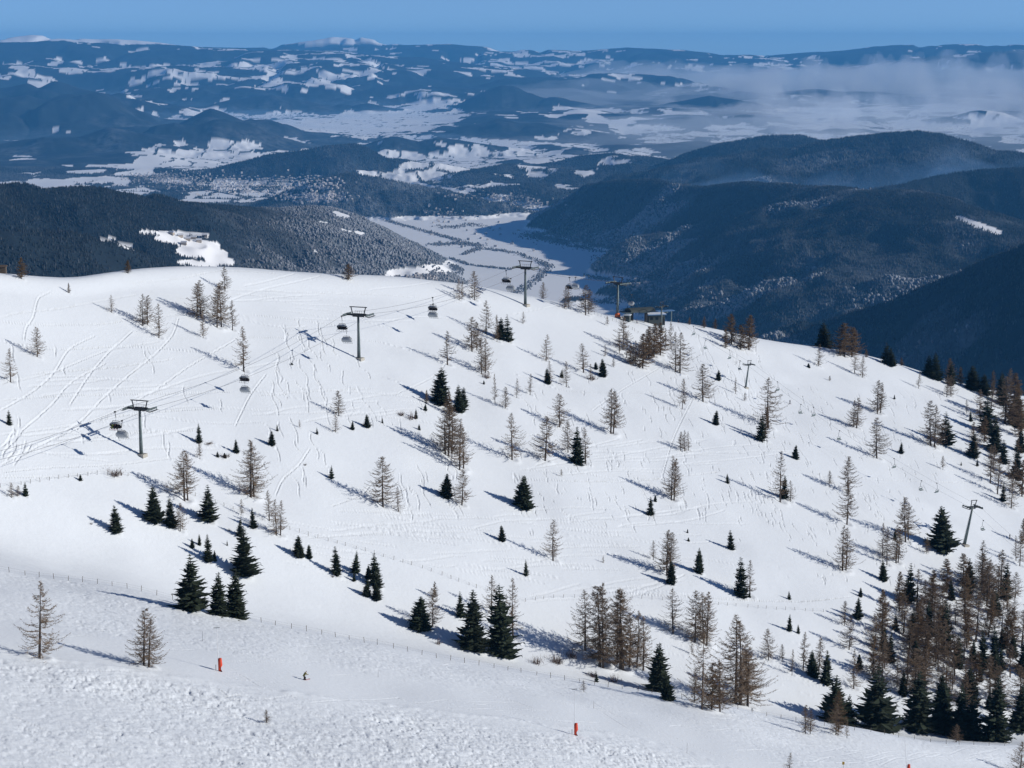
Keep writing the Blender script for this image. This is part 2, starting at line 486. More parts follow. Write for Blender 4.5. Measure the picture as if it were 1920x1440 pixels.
def hill(pts, w, cross=0.10, gully=0.35, steep=1.15, seed=0, rmin=0, w2=None):
    """raise a ridge running through (pixel x, pixel y, distance) points; w = half width in metres"""
    P = []
    WP = []
    for q_ in pts:
        a, r, z = unproj(*q_[:3]); P.append((r * math.sin(a), r * math.cos(a), z - ZF)); WP.append(q_[3] if len(q_) > 3 else w)
    P = np.array(P); w = max(WP)
    W = w * 2.4
    m = (FX > P[:, 0].min() - W) & (FX < P[:, 0].max() + W) & (FY > P[:, 1].min() - W) & (FY < P[:, 1].max() + W)
    x = FX[m]; y = FY[m]
    if len(x) == 0: return
    nz = fbm(x / (w * 0.45), y / (w * 0.45), 4, 100 + seed)
    best = np.full(len(x), 1e9); hz = np.zeros(len(x)); wz = np.zeros(len(x)); sw_ = np.zeros(len(x)) + 1e-30
    for i in range(len(P) - 1):
        ax, ay, az = P[i]; bx, by, bz = P[i + 1]
        dx, dy = bx - ax, by - ay; L2 = dx * dx + dy * dy
        t = np.clip(((x - ax) * dx + (y - ay) * dy) / L2, 0, 1)
        d = np.hypot(x - ax - dx * t, y - ay - dy * t)
        zz = az + (bz - az) * t
        k = (d < best)
        best = np.where(k, d, best); wi = (100.0 / (d + 30)) ** 7; sw_ = sw_ + wi; hz = hz + wi * zz; wz = wz + wi * (WP[i] + (WP[i + 1] - WP[i]) * t)
    hz = hz / sw_; wz = np.maximum(wz / sw_, 50)
    best = best * w / wz
    c = cross * w
    d = np.sqrt(best ** 2 + c * c) - c
    far = np.clip(best / (0.25 * w), 0, 1)
    rid = 1 - np.abs(fbm(x / (w * 0.22), y / (w * 0.22), 3, 200 + seed)) * 2
    d = d * (1 + gully * nz * far) - gully * 0.16 * w * (rid - 0.4) * far
    t = np.clip(d / w, 0, 1)
    prof = (1 - t) ** steep
    h = hz * prof + (12 * fbm(x / 160, y / 160, 3, 300 + seed) + 42 * fbm(x / 480, y / 480, 3, 350 + seed)) * np.clip(prof * 3, 0, 1) * (0.15 + far) * min(1, w / 1300)
    cur = H[m]
    s = 25.0
    mx_ = np.maximum(h, cur)
    H[m] = mx_ + s * np.exp(-np.abs(h - cur) / s) * 0.5 * np.clip(np.minimum(h, cur) / 40, 0, 1)

# far ranges first
hill([(-400, 78, 52000), (0, 70, 52000), (60, 65, 52000), (130, 70, 52000), (250, 75, 52500), (330, 84, 53000), (420, 92, 53000)], 5000, seed=1, gully=.2)
hill([(330, 95, 57000), (500, 88, 57000), (545, 82, 57000), (600, 73, 57000), (650, 67, 57000), (700, 73, 57000), (760, 86, 57000), (900, 105, 57000)], 4500, seed=2, gully=.2)
hill([(370, 88, 52000), (500, 90, 52000), (840, 84, 52000), (950, 92, 52000), (1080, 95, 52000), (1180, 90, 52000), (1280, 94, 52000), (1360, 104, 52000), (1440, 104, 53000), (1540, 98, 53000), (1680, 84, 53000), (1800, 83, 53000), (1920, 85, 53000), (2270, 85, 53000)], 9000, seed=3, gully=.3)
hill([(-400, 88, 44000), (0, 80, 44000), (100, 77, 44000), (200, 83, 44000), (320, 83, 44000), (400, 88, 44000), (520, 94, 43000), (640, 98, 42000), (760, 108, 42000), (860, 122, 41000), (960, 140, 40000)], 9000, seed=4, gully=.5)
hill([(1750, 105, 45000), (1860, 97, 45000), (1920, 94, 45000), (2270, 90, 45000)], 3500, seed=5)
hill([(-300, 118, 38000), (60, 122, 38000), (180, 128, 38000), (330, 122, 38000), (430, 126, 38000)], 4500, seed=6, gully=.6)
hill([(380, 150, 38000), (470, 128, 38000), (560, 118, 38000), (650, 112, 38000), (740, 120, 38000), (830, 133, 38000), (900, 140, 38000), (960, 146, 38000)], 4500, seed=7, gully=.6)
hill([(250, 168, 34000), (420, 158, 34000), (560, 156, 34000), (700, 158, 34000), (830, 160, 34000)], 2600, seed=8, gully=.5)
hill([(960, 146, 36000), (1050, 143, 37000), (1150, 136, 38000), (1240, 140, 38000), (1330, 160, 37000)], 2600, seed=9)
hill([(0, 165, 30500), (60, 153, 30500), (100, 149, 30500), (150, 162, 30500), (210, 170, 30500)], 2200, seed=10)
hill([(840, 202, 31500), (880, 183, 31500), (910, 170, 31500), (940, 161, 31500), (965, 163, 31500), (990, 175, 31500), (1030, 176, 31500), (1070, 190, 31500), (1130, 200, 31500)], 1500, seed=11, gully=.3, steep=1.3)
hill([(600, 205, 31300), (640, 194, 31300), (690, 189, 31300), (740, 200, 31300)], 1300, seed=12)
hill([(390, 196, 31500), (440, 184, 31500), (510, 178, 31500), (570, 188, 31500)], 1500, seed=13)
hill([(830, 250, 25400), (880, 228, 25400), (930, 217, 25400), (990, 219, 25400), (1050, 240, 25400)], 1200, seed=14, gully=.3)
hill([(1270, 190, 31500), (1330, 178, 31500), (1400, 190, 31500)], 1300, seed=15)
hill([(1770, 216, 28500), (1820, 207, 28500), (1870, 212, 28500)], 1000, seed=16)
hill([(-350, 190, 27500), (-60, 192, 27500), (40, 182, 27500), (110, 172, 27500), (190, 168, 27500), (225, 178, 27500), (265, 200, 27500), (300, 226, 27500)], 2300, seed=17, gully=.35, steep=1.05)
hill([(280, 236, 25200), (330, 222, 25200), (395, 200, 25200), (450, 208, 25200), (520, 228, 25200), (570, 250, 25200)], 1500, seed=18)
hill([(-350, 290, 23000), (0, 268, 23000), (100, 250, 23000), (200, 233, 23000), (270, 250, 23000), (340, 262, 23000)], 1100, seed=19)
hill([(310, 235, 23500), (400, 220, 23500), (470, 230, 23500), (540, 256, 23500), (600, 275, 23500)], 1100, seed=20)
hill([(400, 318, 18300), (500, 292, 18300), (600, 276, 18300), (665, 270, 18300), (720, 290, 18300), (790, 305, 18300)], 750, seed=21, gully=.4)
hill([(690, 262, 22700), (740, 252, 22700), (820, 256, 22700), (900, 270, 22700)], 800, seed=22)
hill([(470, 385, 14700), (540, 360, 14700), (600, 338, 14700), (650, 325, 14700), (700, 333, 14700), (760, 345, 14700), (820, 356, 14700)], 650, seed=23, gully=.4)
hill([(900, 320, 17500), (960, 308, 18000), (1020, 312, 18000), (1090, 322, 17500)], 700, seed=24)
hill([(1100, 290, 19500), (1160, 284, 19500), (1230, 296, 19000)], 700, seed=25)
hill([(920, 350, 15500), (990, 344, 15500), (1040, 352, 15500)], 320, seed=26)
# right side mountains
hill([(1150, 338, 17000), (1220, 310, 17500), (1290, 285, 17500), (1360, 268, 17500), (1440, 256, 17500), (1500, 253, 17500), (1560, 265, 17500), (1620, 280, 17500)], 1500, seed=30)
hill([(1480, 280, 15000), (1560, 264, 15000), (1620, 256, 15000), (1680, 249, 15000), (1725, 246, 15000), (1765, 251, 15000), (1820, 266, 15000), (1870, 285, 15000), (1920, 308, 14500), (2050, 345, 14500)], 1900, seed=31, gully=.3)
hill([(1660, 352, 11800), (1740, 335, 12000), (1800, 323, 12200), (1860, 318, 12200), (1920, 315, 12200), (2100, 300, 12200)], 900, seed=32)
hill([(1020, 396, 13900, 120), (1060, 372, 13700, 220), (1100, 347, 13300, 330), (1165, 339, 12900, 420), (1230, 337, 12500, 520), (1265, 345, 12200, 540), (1320, 351, 11900, 560), (1400, 343, 11500, 660), (1460, 346, 11100, 820), (1550, 351, 10700, 1080), (1640, 361, 10200, 1250), (1700, 357, 9900, 1350), (1750, 370, 9600, 1450), (1800, 385, 9400, 1500), (1860, 408, 9200, 1500), (1920, 430, 9100, 1500), (2200, 470, 9100, 1500)], 1500, cross=.12, seed=33, gully=.42, steep=1.0)
hill([(1620, 690, 8150), (1690, 620, 7700), (1760, 560, 7250), (1840, 505, 6900), (1920, 462, 6600), (2050, 400, 6300), (2270, 330, 6000)], 1050, cross=.05, seed=34, gully=.4, steep=1.0)
# left side
hill([(-350, 330, 6700), (-60, 345, 6900), (0, 346, 7000), (35, 343, 7000), (75, 365, 7100), (120, 358, 7200), (160, 353, 7400), (215, 362, 7600), (262, 378, 7900), (288, 365, 7900), (330, 380, 8100), (400, 385, 8500), (450, 391, 8800), (520, 394, 9500, 1150), (580, 388, 10000, 950), (620, 392, 10400, 800), (670, 410, 10700, 620), (720, 430, 11000, 480), (780, 457, 11100, 330), (830, 482, 11150, 200), (868, 500, 11150, 120)], 1500, cross=.06, seed=35, gully=.42, steep=.95)
hill([(-350, 420, 5000), (-50, 425, 5100), (100, 438, 5300), (180, 452, 5600), (250, 478, 5900), (330, 505, 6200), (430, 540, 6500)], 900, cross=.1, seed=36, gully=.3)
rise = 330 * np.clip((FRg - 22000) / 14000, 0, 1)
inc = np.clip(1 - np.abs(fbm(FX / 1900, FY / 2600, 3, 950)) * 5, 0, 1)
H -= np.clip((H - rise) / 300, 0, 1) * np.clip((FRg - 15000) / 9000, 0, 1) * 110 * inc
H += np.clip((H - rise) / 200, 0, 1) * np.clip((FRg - 14000) / 6000, 0, 1) * 34 * fbm(FX / 1000, FY / 1100, 3, 955)
FZ = ZF + H
FPXg = 960 + FPX * FX / (FY * CP - FZ * SP)
FPYg = 720 - FPX * (FY * SP + FZ * CP) / (FY * CP - FZ * SP)

# ---- where forest stands and where fields lie open
n1 = fbm(FX / 300, FY / 620, 6, 401, .72); n2 = fbm(FX / 1700, FY / 2300, 3, 402); n3 = fbm(FX / 170, FY / 240, 3, 403)
hh = np.clip((H - rise - 5) / 55, 0, 1)
n1 = n1 * (1 - hh) + hh * fbm(FX / 480, FY / 330, 5, 406, .62)
hf = fbm(FX / 110, FY / 330, 4, 960, .7) * (1 - .8 * hh)
def worley(x, y, seed):
    """cell value and distance to the cell border: parcels of land"""
    xi = np.floor(x).astype(np.int64); yi = np.floor(y).astype(np.int64)
    f1 = np.full(x.shape, 9.0); f2 = f1.copy(); val = np.zeros(x.shape)
    for di in (-1, 0, 1):
        for dj in (-1, 0, 1):
            a_, b_ = xi + di, yi + dj
            n = (a_ * 374761393 + b_ * 668265263 + seed * 974634777) & 0xffffffff
            n = ((n ^ (n >> 13)) * 1274126177) & 0xffffffff; n = n ^ (n >> 16)
            d = np.hypot(a_ + (n & 255) / 255.0 - x, b_ + ((n >> 8) & 255) / 255.0 - y)
            v = ((n >> 16) & 255) / 255.0
            c = d < f1
            f2 = np.where(c, f1, np.minimum(f2, d)); val = np.where(c, v, val); f1 = np.where(c, d, f1)
    return val, f2 - f1
wx = 90 * fbm(FX / 300, FY / 300, 3, 970); wy = 160 * fbm(FX / 300, FY / 300, 3, 971)
cv, ce = worley((FX + wx) / 330, (FY + wy) / 620, 5)
cv2, ce2 = worley((FX + wx) / 400, (FY + wy * .5) / 300, 6)
field = cv * .75 - (0.42 + .2 * (FRg < 20500) * (FPXg < 640)) * hh - 0.35 * np.clip((H - rise - 90) / 160, 0, 1) + 0.85 * n2 + .35 * n1 + .16 * flat
field = field + (.16 + .30 * (FRg < 24000)) * np.exp(-((FPXg - 930) / 300) ** 2) * (FRg < 30000) + .16 * np.exp(-((FPXg - 150) / 300) ** 2) * (FRg < 24000)
forest = np.where(field + .35 * hf > .36, 0.1 + .25 * hf, 1.0)
forest = np.where((ce < .07) & (hf > -.12) & (forest < .5) & (FRg < 26000), 1.0, forest)
forest = np.where((hf > .42) & (forest < .5), 1.0, forest)
valley = (FRg < 14500) & (H < 30)
forest = np.where(valley, -1 + 0.3 * n3, forest)
far_cl = (FRg > 32500)
bandy = np.exp(-((FPYg - 138) / 24) ** 2)
ff = cv2 * .9 + .7 * n2 + .5 * fbm(FX / 560, FY / 430, 4, 405, .66) + .34 * bandy * np.clip((1050 - FPXg) / 500, 0.15, 1.0)
forest = np.where(far_cl, np.where((ff > 0.90) & (ce2 > .03), 0.0, 1.0), forest)
forest = np.where((FRg < 14900) & (H > 22), 1.0, forest)
right_hills = ((FPXg > 1150) & (FRg < 18500) & (H > 30)) | ((FPXg > 985) & (FRg < 14400) & (H > 18))
left_hills = (FPXg < 900) & (FRg < 11500) & (H > 25)
forest = np.where(right_hills | left_hills, 1.2, forest)
forest = np.where((FRg > 45500) & (FZ > 70 + 90 * n1), -1, forest)
def clearing(x0, y0, x1, y1, w, rmin, rmax):
    t = np.clip(((FPXg - x0) * (x1 - x0) + (FPYg - y0) * (y1 - y0)) / max(1, (x1 - x0) ** 2 + (y1 - y0) ** 2), 0, 1)
    d = np.hypot((FPXg - x0 - (x1 - x0) * t) * 0.6, FPYg - y0 - (y1 - y0) * t) + 3 * n3
    m = (d < w) & (FRg > rmin) & (FRg < rmax)
    if rmin >= 12000: m = m & (H - rise < 55)
    forest[m] = -1 if rmin < 12000 else (0.30 + 0.95 * hf)[m]
for c in [(268, 436, 385, 441, 4), (300, 448, 400, 462, 7), (345, 472, 410, 478, 10), (395, 485, 425, 492, 8), (192, 449, 210, 451, 4), (340, 492, 400, 498, 6), (225, 458, 245, 466, 3)]:
    clearing(*c, 5000, 9200)
for c in [(735, 515, 800, 508, 9), (800, 505, 850, 505, 8), (630, 400, 650, 408, 4), (640, 432, 655, 436, 3), (600, 418, 612, 420, 3), (668, 437, 680, 440, 3), (460, 492, 480, 496, 3), (590, 470, 594, 474, 2)]:
    clearing(*c, 7800, 11500)
for c in [(1798, 408, 1872, 436, 5)]:
    clearing(*c, 8500, 10500)
for c in [(1690, 312, 1700, 308, 5), (1868, 302, 1880, 305, 4), (1650, 332, 1680, 334, 2), (1540, 322, 1560, 326, 2), (1300, 326, 1310, 324, 2)]:
    clearing(*c, 13000, 18500)
for c in [(15, 168, 55, 172, 3), (145, 205, 155, 212, 4), (172, 200, 186, 205, 3), (170, 186, 180, 188, 2), (60, 238, 110, 238, 4)]:
    clearing(*c, 15000, 28000)
for c in [(40, 300, 120, 310, 12), (60, 335, 120, 345, 12), (180, 315, 270, 320, 12), (230, 297, 310, 302, 6), (120, 330, 230, 342, 9), (350, 252, 400, 246, 7),
          (690, 332, 730, 338, 9), (720, 350, 765, 352, 7), (700, 300, 770, 312, 6), (800, 318, 860, 328, 7), (780, 350, 900, 372, 8), (1050, 350, 1110, 355, 6),
          (560, 235, 660, 236, 8), (610, 215, 690, 222, 6), (840, 285, 960, 290, 7)]:
    clearing(*c, 12000, 26000)
forest_s = np.clip((forest - 0.45) / 0.1, 0, 1)
# frost lies thick on the lower woods, the crests are bare and dark
frost = np.clip(0.30 - (H - 180) / 600 + 1.5 * fbm(FX / 420, FY / 420, 4, 410, .6), 0, 1)
frost = np.where(FRg > 15000, frost * .45, frost)
soft = np.clip(.55 + .8 * fbm(FX / 260, FY / 260, 4, 415, .6), 0, 1)
for (fx, fy, sx, sy, r0_, r1_, am) in [(1760, 300, 110, 28, 13000, 17500, 1.0), (1600, 300, 60, 18, 13000, 17500, .5), (1600, 520, 160, 60, 7000, 13000, .6), (1450, 470, 120, 40, 7000, 13000, .45), (1700, 560, 70, 40, 7000, 13000, .6)]:
    frost = np.where((FRg > r0_) & (FRg < r1_), np.maximum(frost, am * soft * np.exp(-((FPXg - fx) / sx) ** 2 - ((FPYg - fy) / sy) ** 2)), frost)
frost = np.where(left_hills, np.clip(0.05 + (FPXg - 420) / 260 + 0.7 * fbm(FX / 300, FY / 300, 3, 411) * 0.6, 0, 1), frost)

def far_mat():
    m = bpy.data.materials.new("wooded_land"); m.use_nodes = True
    nt = m.node_tree; b = nt.nodes["Principled BSDF"]; N = nt.nodes.new; Lk = nt.links.new
    b.inputs["Roughness"].default_value = 0.9; b.inputs["Specular IOR Level"].default_value = 0.1
    tc = N("ShaderNodeTexCoord")
    nz = N("ShaderNodeTexNoise"); nz.inputs["Scale"].default_value = 0.012; nz.inputs["Detail"].default_value = 6; nz.inputs["Roughness"].default_value = 0.7
    Lk(tc.outputs["Object"], nz.inputs["Vector"])
    fa = N("ShaderNodeAttribute"); fa.attribute_name = "forest"
    fr = N("ShaderNodeAttribute"); fr.attribute_name = "frost"
    mr = N("ShaderNodeMapRange"); mr.inputs[1].default_value = 0.36; mr.inputs[2].default_value = 0.66
    Lk(nz.outputs[0], mr.inputs[0])
    mu = N("ShaderNodeMath"); mu.operation = 'MULTIPLY'; Lk(fr.outputs["Fac"], mu.inputs[0]); Lk(mr.outputs[0], mu.inputs[1])
    c1 = N("ShaderNodeMix"); c1.data_type = 'RGBA'
    c1.inputs[6].default_value = (0.020, 0.029, 0.036, 1); c1.inputs[7].default_value = (0.24, 0.265, 0.29, 1)
    Lk(mu.outputs[0], c1.inputs[0])
    c2 = N("ShaderNodeMix"); c2.data_type = 'RGBA'
    c2.inputs[6].default_value = (0.91, 0.92, 0.93, 1)
    Lk(fa.outputs["Fac"], c2.inputs[0]); Lk(c1.outputs[2], c2.inputs[7]); Lk(c2.outputs[2], b.inputs["Base Color"])
    bp = N("ShaderNodeBump"); bp.inputs["Strength"].default_value = 0.5; bp.inputs["Distance"].default_value = 14
    mb = N("ShaderNodeMath"); mb.operation = 'MULTIPLY'; Lk(fa.outputs["Fac"], mb.inputs[0]); Lk(nz.outputs[0], mb.inputs[1])
    Lk(mb.outputs[0], bp.inputs["Height"]); Lk(bp.outputs[0], b.inputs["Normal"])
    return m
M_FAR = far_mat()
V = np.stack([FX, FY, FZ], -1).reshape(-1, 3)
I, J = np.meshgrid(np.arange(NB - 1), np.arange(NQ - 1), indexing='ij')
q = (I * NQ + J).ravel()
F = np.stack([q, q + NQ, q + NQ + 1, q + 1], -1)
me = mesh_np("mountains", V, F, 4, M_FAR, smooth=True)
f_attr(me, "forest", forest_s); f_attr(me, "frost", frost)
tag(link_mesh("mountains", me), kind="structure")
del V, F, I, J, q
# the ground sheet under everything, out to the horizon
me = mesh_np("ground", np.array([(-44000, -3500, ZF - 40), (44000, -3500, ZF - 40), (44000, 63800, ZF - 40), (-44000, 63800, ZF - 40)]), np.array([(0, 1, 2, 3)]), 4, mat("plain_snow", (0.5, 0.52, 0.56)))
tag(link_mesh("ground", me), kind="structure")

def far_h(ia, ir):
    return FZ[ia, ir]
def far_hit(px, py):
    a, t = azs(px, py)
    i = int(np.clip(round((a - FAZ[0]) / (FAZ[1] - FAZ[0])), 0, NB - 1))
    k = np.nonzero(FZ[i] - t * FR > 0)[0]
    if len(k) == 0: return None
    r = FR[k[0]]
    return Vector((r * math.sin(a), r * math.cos(a), FZ[i, k[0]]))

# ---- woods: tens of thousands of small crowns on the nearer hills
def scatter(maskw, n, seed):
    """n random cells with probability mask * cell area; jittered positions"""
    g = np.random.default_rng(seed)
    dr = np.gradient(FR)[None, :]
    p = (maskw * FRg * dr).ravel(); p = p / p.sum()
    k = g.choice(p.size, n, p=p)
    i = k // NQ; j = k % NQ
    i = np.clip(i, 0, NB - 2); j = np.clip(j, 0, NQ - 2)
    u = g.random(n); v = g.random(n)
    a = FAZ[i] + u * (FAZ[1] - FAZ[0]); r = FR[j] + v * (FR[j + 1] - FR[j])
    z = (FZ[i, j] * (1 - u) + FZ[i + 1, j] * u) * (1 - v) + (FZ[i, j + 1] * (1 - u) + FZ[i + 1, j + 1] * u) * v
    return r * np.sin(a), r * np.cos(a), z, frost[i, j], g
def crowns(name, x, y, z, fz, g, hmin, hmax, mat_, label, cat, round_=False, frosty=True):
    n = len(x)
    h = g.uniform(hmin, hmax, n); w = h * g.uniform(.22, .32, n) * (1.9 if round_ else 1.0)
    th = g.random(n) * 6.28
    K = 5
    rings = [(0.0, 0.55), (0.35, 1.0), (0.75, 0.8)] if round_ else [(0.0, 1.0)]
    vs = []
    for hh_, ww in rings:
        for k in range(K):
            an = th + k * 2 * math.pi / K
            jw = w * ww * g.uniform(.7, 1.2, n)
            vs.append(np.stack([x + np.cos(an) * jw, y + np.sin(an) * jw, z + h * hh_ - (1.0 if hh_ == 0 else 0)], -1))
    vs.append(np.stack([x + g.normal(0, .3, n), y, z + h], -1))
    nv = len(vs)
    V = np.stack(vs, 1).reshape(-1, 3)
    base = np.arange(n)[:, None] * nv
    tr = []
    for lv in range(len(rings) - 1):
        for k in range(K):
            a0 = lv * K + k; a1 = lv * K + (k + 1) % K; b0 = a0 + K; b1 = a1 + K
            tr += [(a0, a1, b1), (a0, b1, b0)]
    o = (len(rings) - 1) * K
    for k in range(K): tr.append((o + k, o + (k + 1) % K, nv - 1))
    F = (base[:, :, None] + np.array(tr)[None]).reshape(-1, 3)
    me = mesh_np(name, V, F, 3, mat_)
    t = np.clip(fz * (1.0 if frosty else .5) + g.normal(0, .10, n), 0, 1)
    f_attr(me, "tint", np.repeat(t, nv))
    return tag(link_mesh(name, me), label, cat, kind="stuff")
def wood_mat(name, c0, c1):
    m = bpy.data.materials.new(name); m.use_nodes = True
    nt = m.node_tree; b = nt.nodes["Principled BSDF"]
    b.inputs["Roughness"].default_value = 0.9; b.inputs["Specular IOR Level"].default_value = 0.05
    a = nt.nodes.new("ShaderNodeAttribute"); a.attribute_name = "tint"
    c = nt.nodes.new("ShaderNodeMix"); c.data_type = 'RGBA'
    c.inputs[6].default_value = (*c0, 1); c.inputs[7].default_value = (*c1, 1)
    nt.links.new(a.outputs["Fac"], c.inputs[0]); nt.links.new(c.outputs[2], b.inputs["Base Color"])
    return m
M_W1 = wood_mat("frosted_wood", (0.026, 0.033, 0.036), (0.23, 0.25, 0.27))
M_W2 = wood_mat("frosted_broadleaf", (0.09, 0.09, 0.095), (0.36, 0.38, 0.41))
lm = (left_hills & (forest_s > .5)).astype(float)
rm = ((FPXg > 980) & (FRg < 14200) & (H > 25) & (forest_s > .5)).astype(float)
vis_l = lm * (FPYg < 560) * (FPXg > -250); vis_r = rm * (FPYg < 720) * (FPXg < 2150)
dn = np.clip(.75 + 1.1 * fbm(FX / 260, FY / 260, 3, 500), .12, 1.3)
x, y, z, fz, g = scatter(vis_l * dn, 160000, 1)
crowns("conifer_forest", x, y, z, fz, g, 6, 13, M_W1, "dark frosted conifer forest covering the hills on the left of the valley", "forest")
x, y, z, fz, g = scatter(vis_r * dn, 220000, 2)
crowns("conifer_forest", x, y, z, fz * .9, g, 6, 14, M_W1, "shaded blue forest covering the mountain on the right of the valley", "forest")
x, y, z, fz, g = scatter(vis_r * np.clip(frost - .55, 0, 1), 16000, 3)
crowns("broadleaf_forest", x, y, z, fz * .8, g, 10, 17, M_W2, "pale frosted leafless woods in patches on the right mountain", "forest", round_=True)
x, y, z, fz, g = scatter(vis_l * np.clip(frost - .35, 0, 1), 14000, 4)
crowns("broadleaf_forest", x, y, z, fz * .6, g, 9, 15, M_W2, "pale frosted leafless woods on the spur left of the valley", "forest", round_=True)
copse = (FRg > 13800) & (FRg < 19500) & (forest_s > .6) & (FPXg < 2100) & (FPXg > -100)
x, y, z, fz, g = scatter(copse.astype(float), 170000, 5)
crowns("copse_woods", x, y, z, fz * .8, g, 9, 22, M_W1, "scattered dark copses and wooded hills between snowy fields beyond the valley", "forest")
# hedgerows, river trees and copses on the valley floor
hx = []; 
gh = np.random.default_rng(12)
for line, dens, wd in [([(725, 412), (800, 435), (862, 452)], 260, 14), ([(868, 478), (900, 466), (960, 473), (1015, 492), (1027, 500), (1012, 520), (985, 540), (955, 556)], 420, 16),
                       ([(845, 485), (880, 497), (960, 506)], 140, 8), ([(930, 402), (990, 393), (1050, 395)], 260, 28), ([(780, 398), (830, 404), (900, 408)], 60, 10),
                       ([(1100, 518), (1140, 526)], 60, 20), ([(850, 497), (862, 508), (850, 522), (800, 532)], 220, 14), ([(1180, 470), (1200, 520), (1235, 545), (1300, 600)], 240, 45),
                       ([(810, 460), (870, 456), (900, 462)], 240, 30), ([(1120, 480), (1150, 470), (1215, 478)], 160, 30), ([(1190, 545), (1160, 560), (1120, 566)], 120, 25),
                       ([(900, 380), (960, 372), (1000, 380)], 200, 40), ([(830, 425), (850, 428), (880, 420), (900, 425)], 90, 30), ([(1055, 400), (1110, 420), (1150, 440)], 150, 25), ([(740, 555), (850, 545)], 60, 8)]:
    P = [far_hit(*c) for c in line]; P = [p for p in P if p]
    if len(P) < 2: continue
    for i in range(dens * 2):
        s = gh.random() * (len(P) - 1); k = int(s); p = P[k].lerp(P[k + 1], s - k)
        hx.append((p.x + gh.normal(0, wd), p.y + gh.normal(0, wd * 1.6)))
cA = far_hit(1000, 440); cB = far_hit(1150, 462)
for i in range(2600):
    s = gh.random(); p = cA.lerp(cB, s); hx.append((p.x + gh.normal(0, 60), p.y + gh.normal(0, 110 * (1.1 - .6 * s))))
hx = np.array(hx); a_ = np.arctan2(hx[:, 0], hx[:, 1]); r_ = np.hypot(hx[:, 0], hx[:, 1])
ii = np.clip(np.round((a_ - FAZ[0]) / (FAZ[1] - FAZ[0])).astype(int), 0, NB - 1); jj = np.clip(np.searchsorted(FR, r_), 0, NQ - 1)
crowns("hedgerow_trees", hx[:, 0], hx[:, 1], FZ[ii, jj], np.full(len(hx), .35), gh, 4, 11, M_W2, "hedgerows and riverside trees lining the snowy fields of the valley floor", "trees", round_=True)

# ---- towns and villages on the plain (too many houses to count at this distance)
def houses_stuff(name, spots, n, label, seed):
    g = np.random.default_rng(seed); mbs = MB(); mr = MB()
    k = 0
    while k < n:
        (cx_, cy_, sx, sy) = spots[g.integers(len(spots))]
        p = far_hit(cx_ + g.normal(0, sx), cy_ + g.normal(0, sy))
        if p is None: continue
        k += 1
        w, d, h = g.uniform(10, 20), g.uniform(9, 14), g.uniform(6, 12)
        an = g.uniform(-.6, .6); ca, sa = math.cos(an), math.sin(an)
        T = lambda x, y, z: (p.x + x * ca - y * sa, p.y + x * sa + y * ca, p.z + z)
        w2, d2 = w / 2, d / 2
        mbs.add([T(-w2, -d2, -2), T(w2, -d2, -2), T(w2, d2, -2), T(-w2, d2, -2), T(-w2, -d2, h), T(w2, -d2, h), T(w2, d2, h), T(-w2, d2, h), T(-w2, 0, h + 4), T(w2, 0, h + 4)],
                [(0, 1, 5, 4), (2, 3, 7, 6), (1, 2, 6, 9, 5), (3, 0, 4, 8, 7), (4, 5, 9, 8), (6, 7, 8, 9)])
    return tag(mbs.build(name, mat("town_plaster", (0.50, 0.47, 0.45), .9, var=.3, scale=.02)), label, "town", kind="stuff")
houses_stuff("distant_town", [(380, 345, 60, 8), (480, 352, 60, 8), (560, 345, 40, 6), (300, 335, 30, 5), (590, 372, 30, 5)], 1500, "hazy snow roofed town spread over the plain behind the left hills", 5)
houses_stuff("distant_village", [(920, 372, 25, 3), (860, 368, 20, 3), (1195, 535, 14, 8), (1210, 505, 12, 6), (790, 525, 20, 3), (960, 375, 30, 4), (840, 405, 25, 10), (900, 440, 60, 20), (1000, 385, 20, 4)], 260, "small villages at the edges of the snowy valley floor", 6)
# farmhouses in the clearing on the left hill, each a thing
M_FW = mat("farm_plaster", (0.45, 0.38, 0.30), .9); M_FRf = mat("farm_roof", (0.66, 0.67, 0.70), .8)
farm = [(338, 447, "highest farmhouse"), (352, 452, "dark farmhouse beside the trees"), (363, 449, "long farmhouse right of the tree clump"), (373, 455, "farmhouse at the right edge of the hamlet"), (345, 459, "lowest farmhouse"), (322, 441, "farmhouse at the left end of the hamlet"), (384, 446, "farmhouse below the upper wood")]
for px, py, lb in farm:
    p = far_hit(px, py)
    if p is None: continue
    o = empty("farmhouse", p, random.uniform(-.5, .5))
    tag(o, lb + " in the white clearing on the left hill", "house", "farmhouses in the clearing")
    b = MB(); b.box((0, 0, 3), (19, 11, 10)); b.build("wall", M_FW, o)
    b = MB(); b.add([(-11, -7.5, 8.02), (11, -7.5, 8.02), (11, 7.5, 8.02), (-11, 7.5, 8.02), (-11, 0, 13.5), (11, 0, 13.5)], [(0, 1, 5, 4), (2, 3, 4, 5), (0, 4, 3), (1, 2, 5), (0, 3, 2, 1)]); b.build("roof", M_FRf, o)

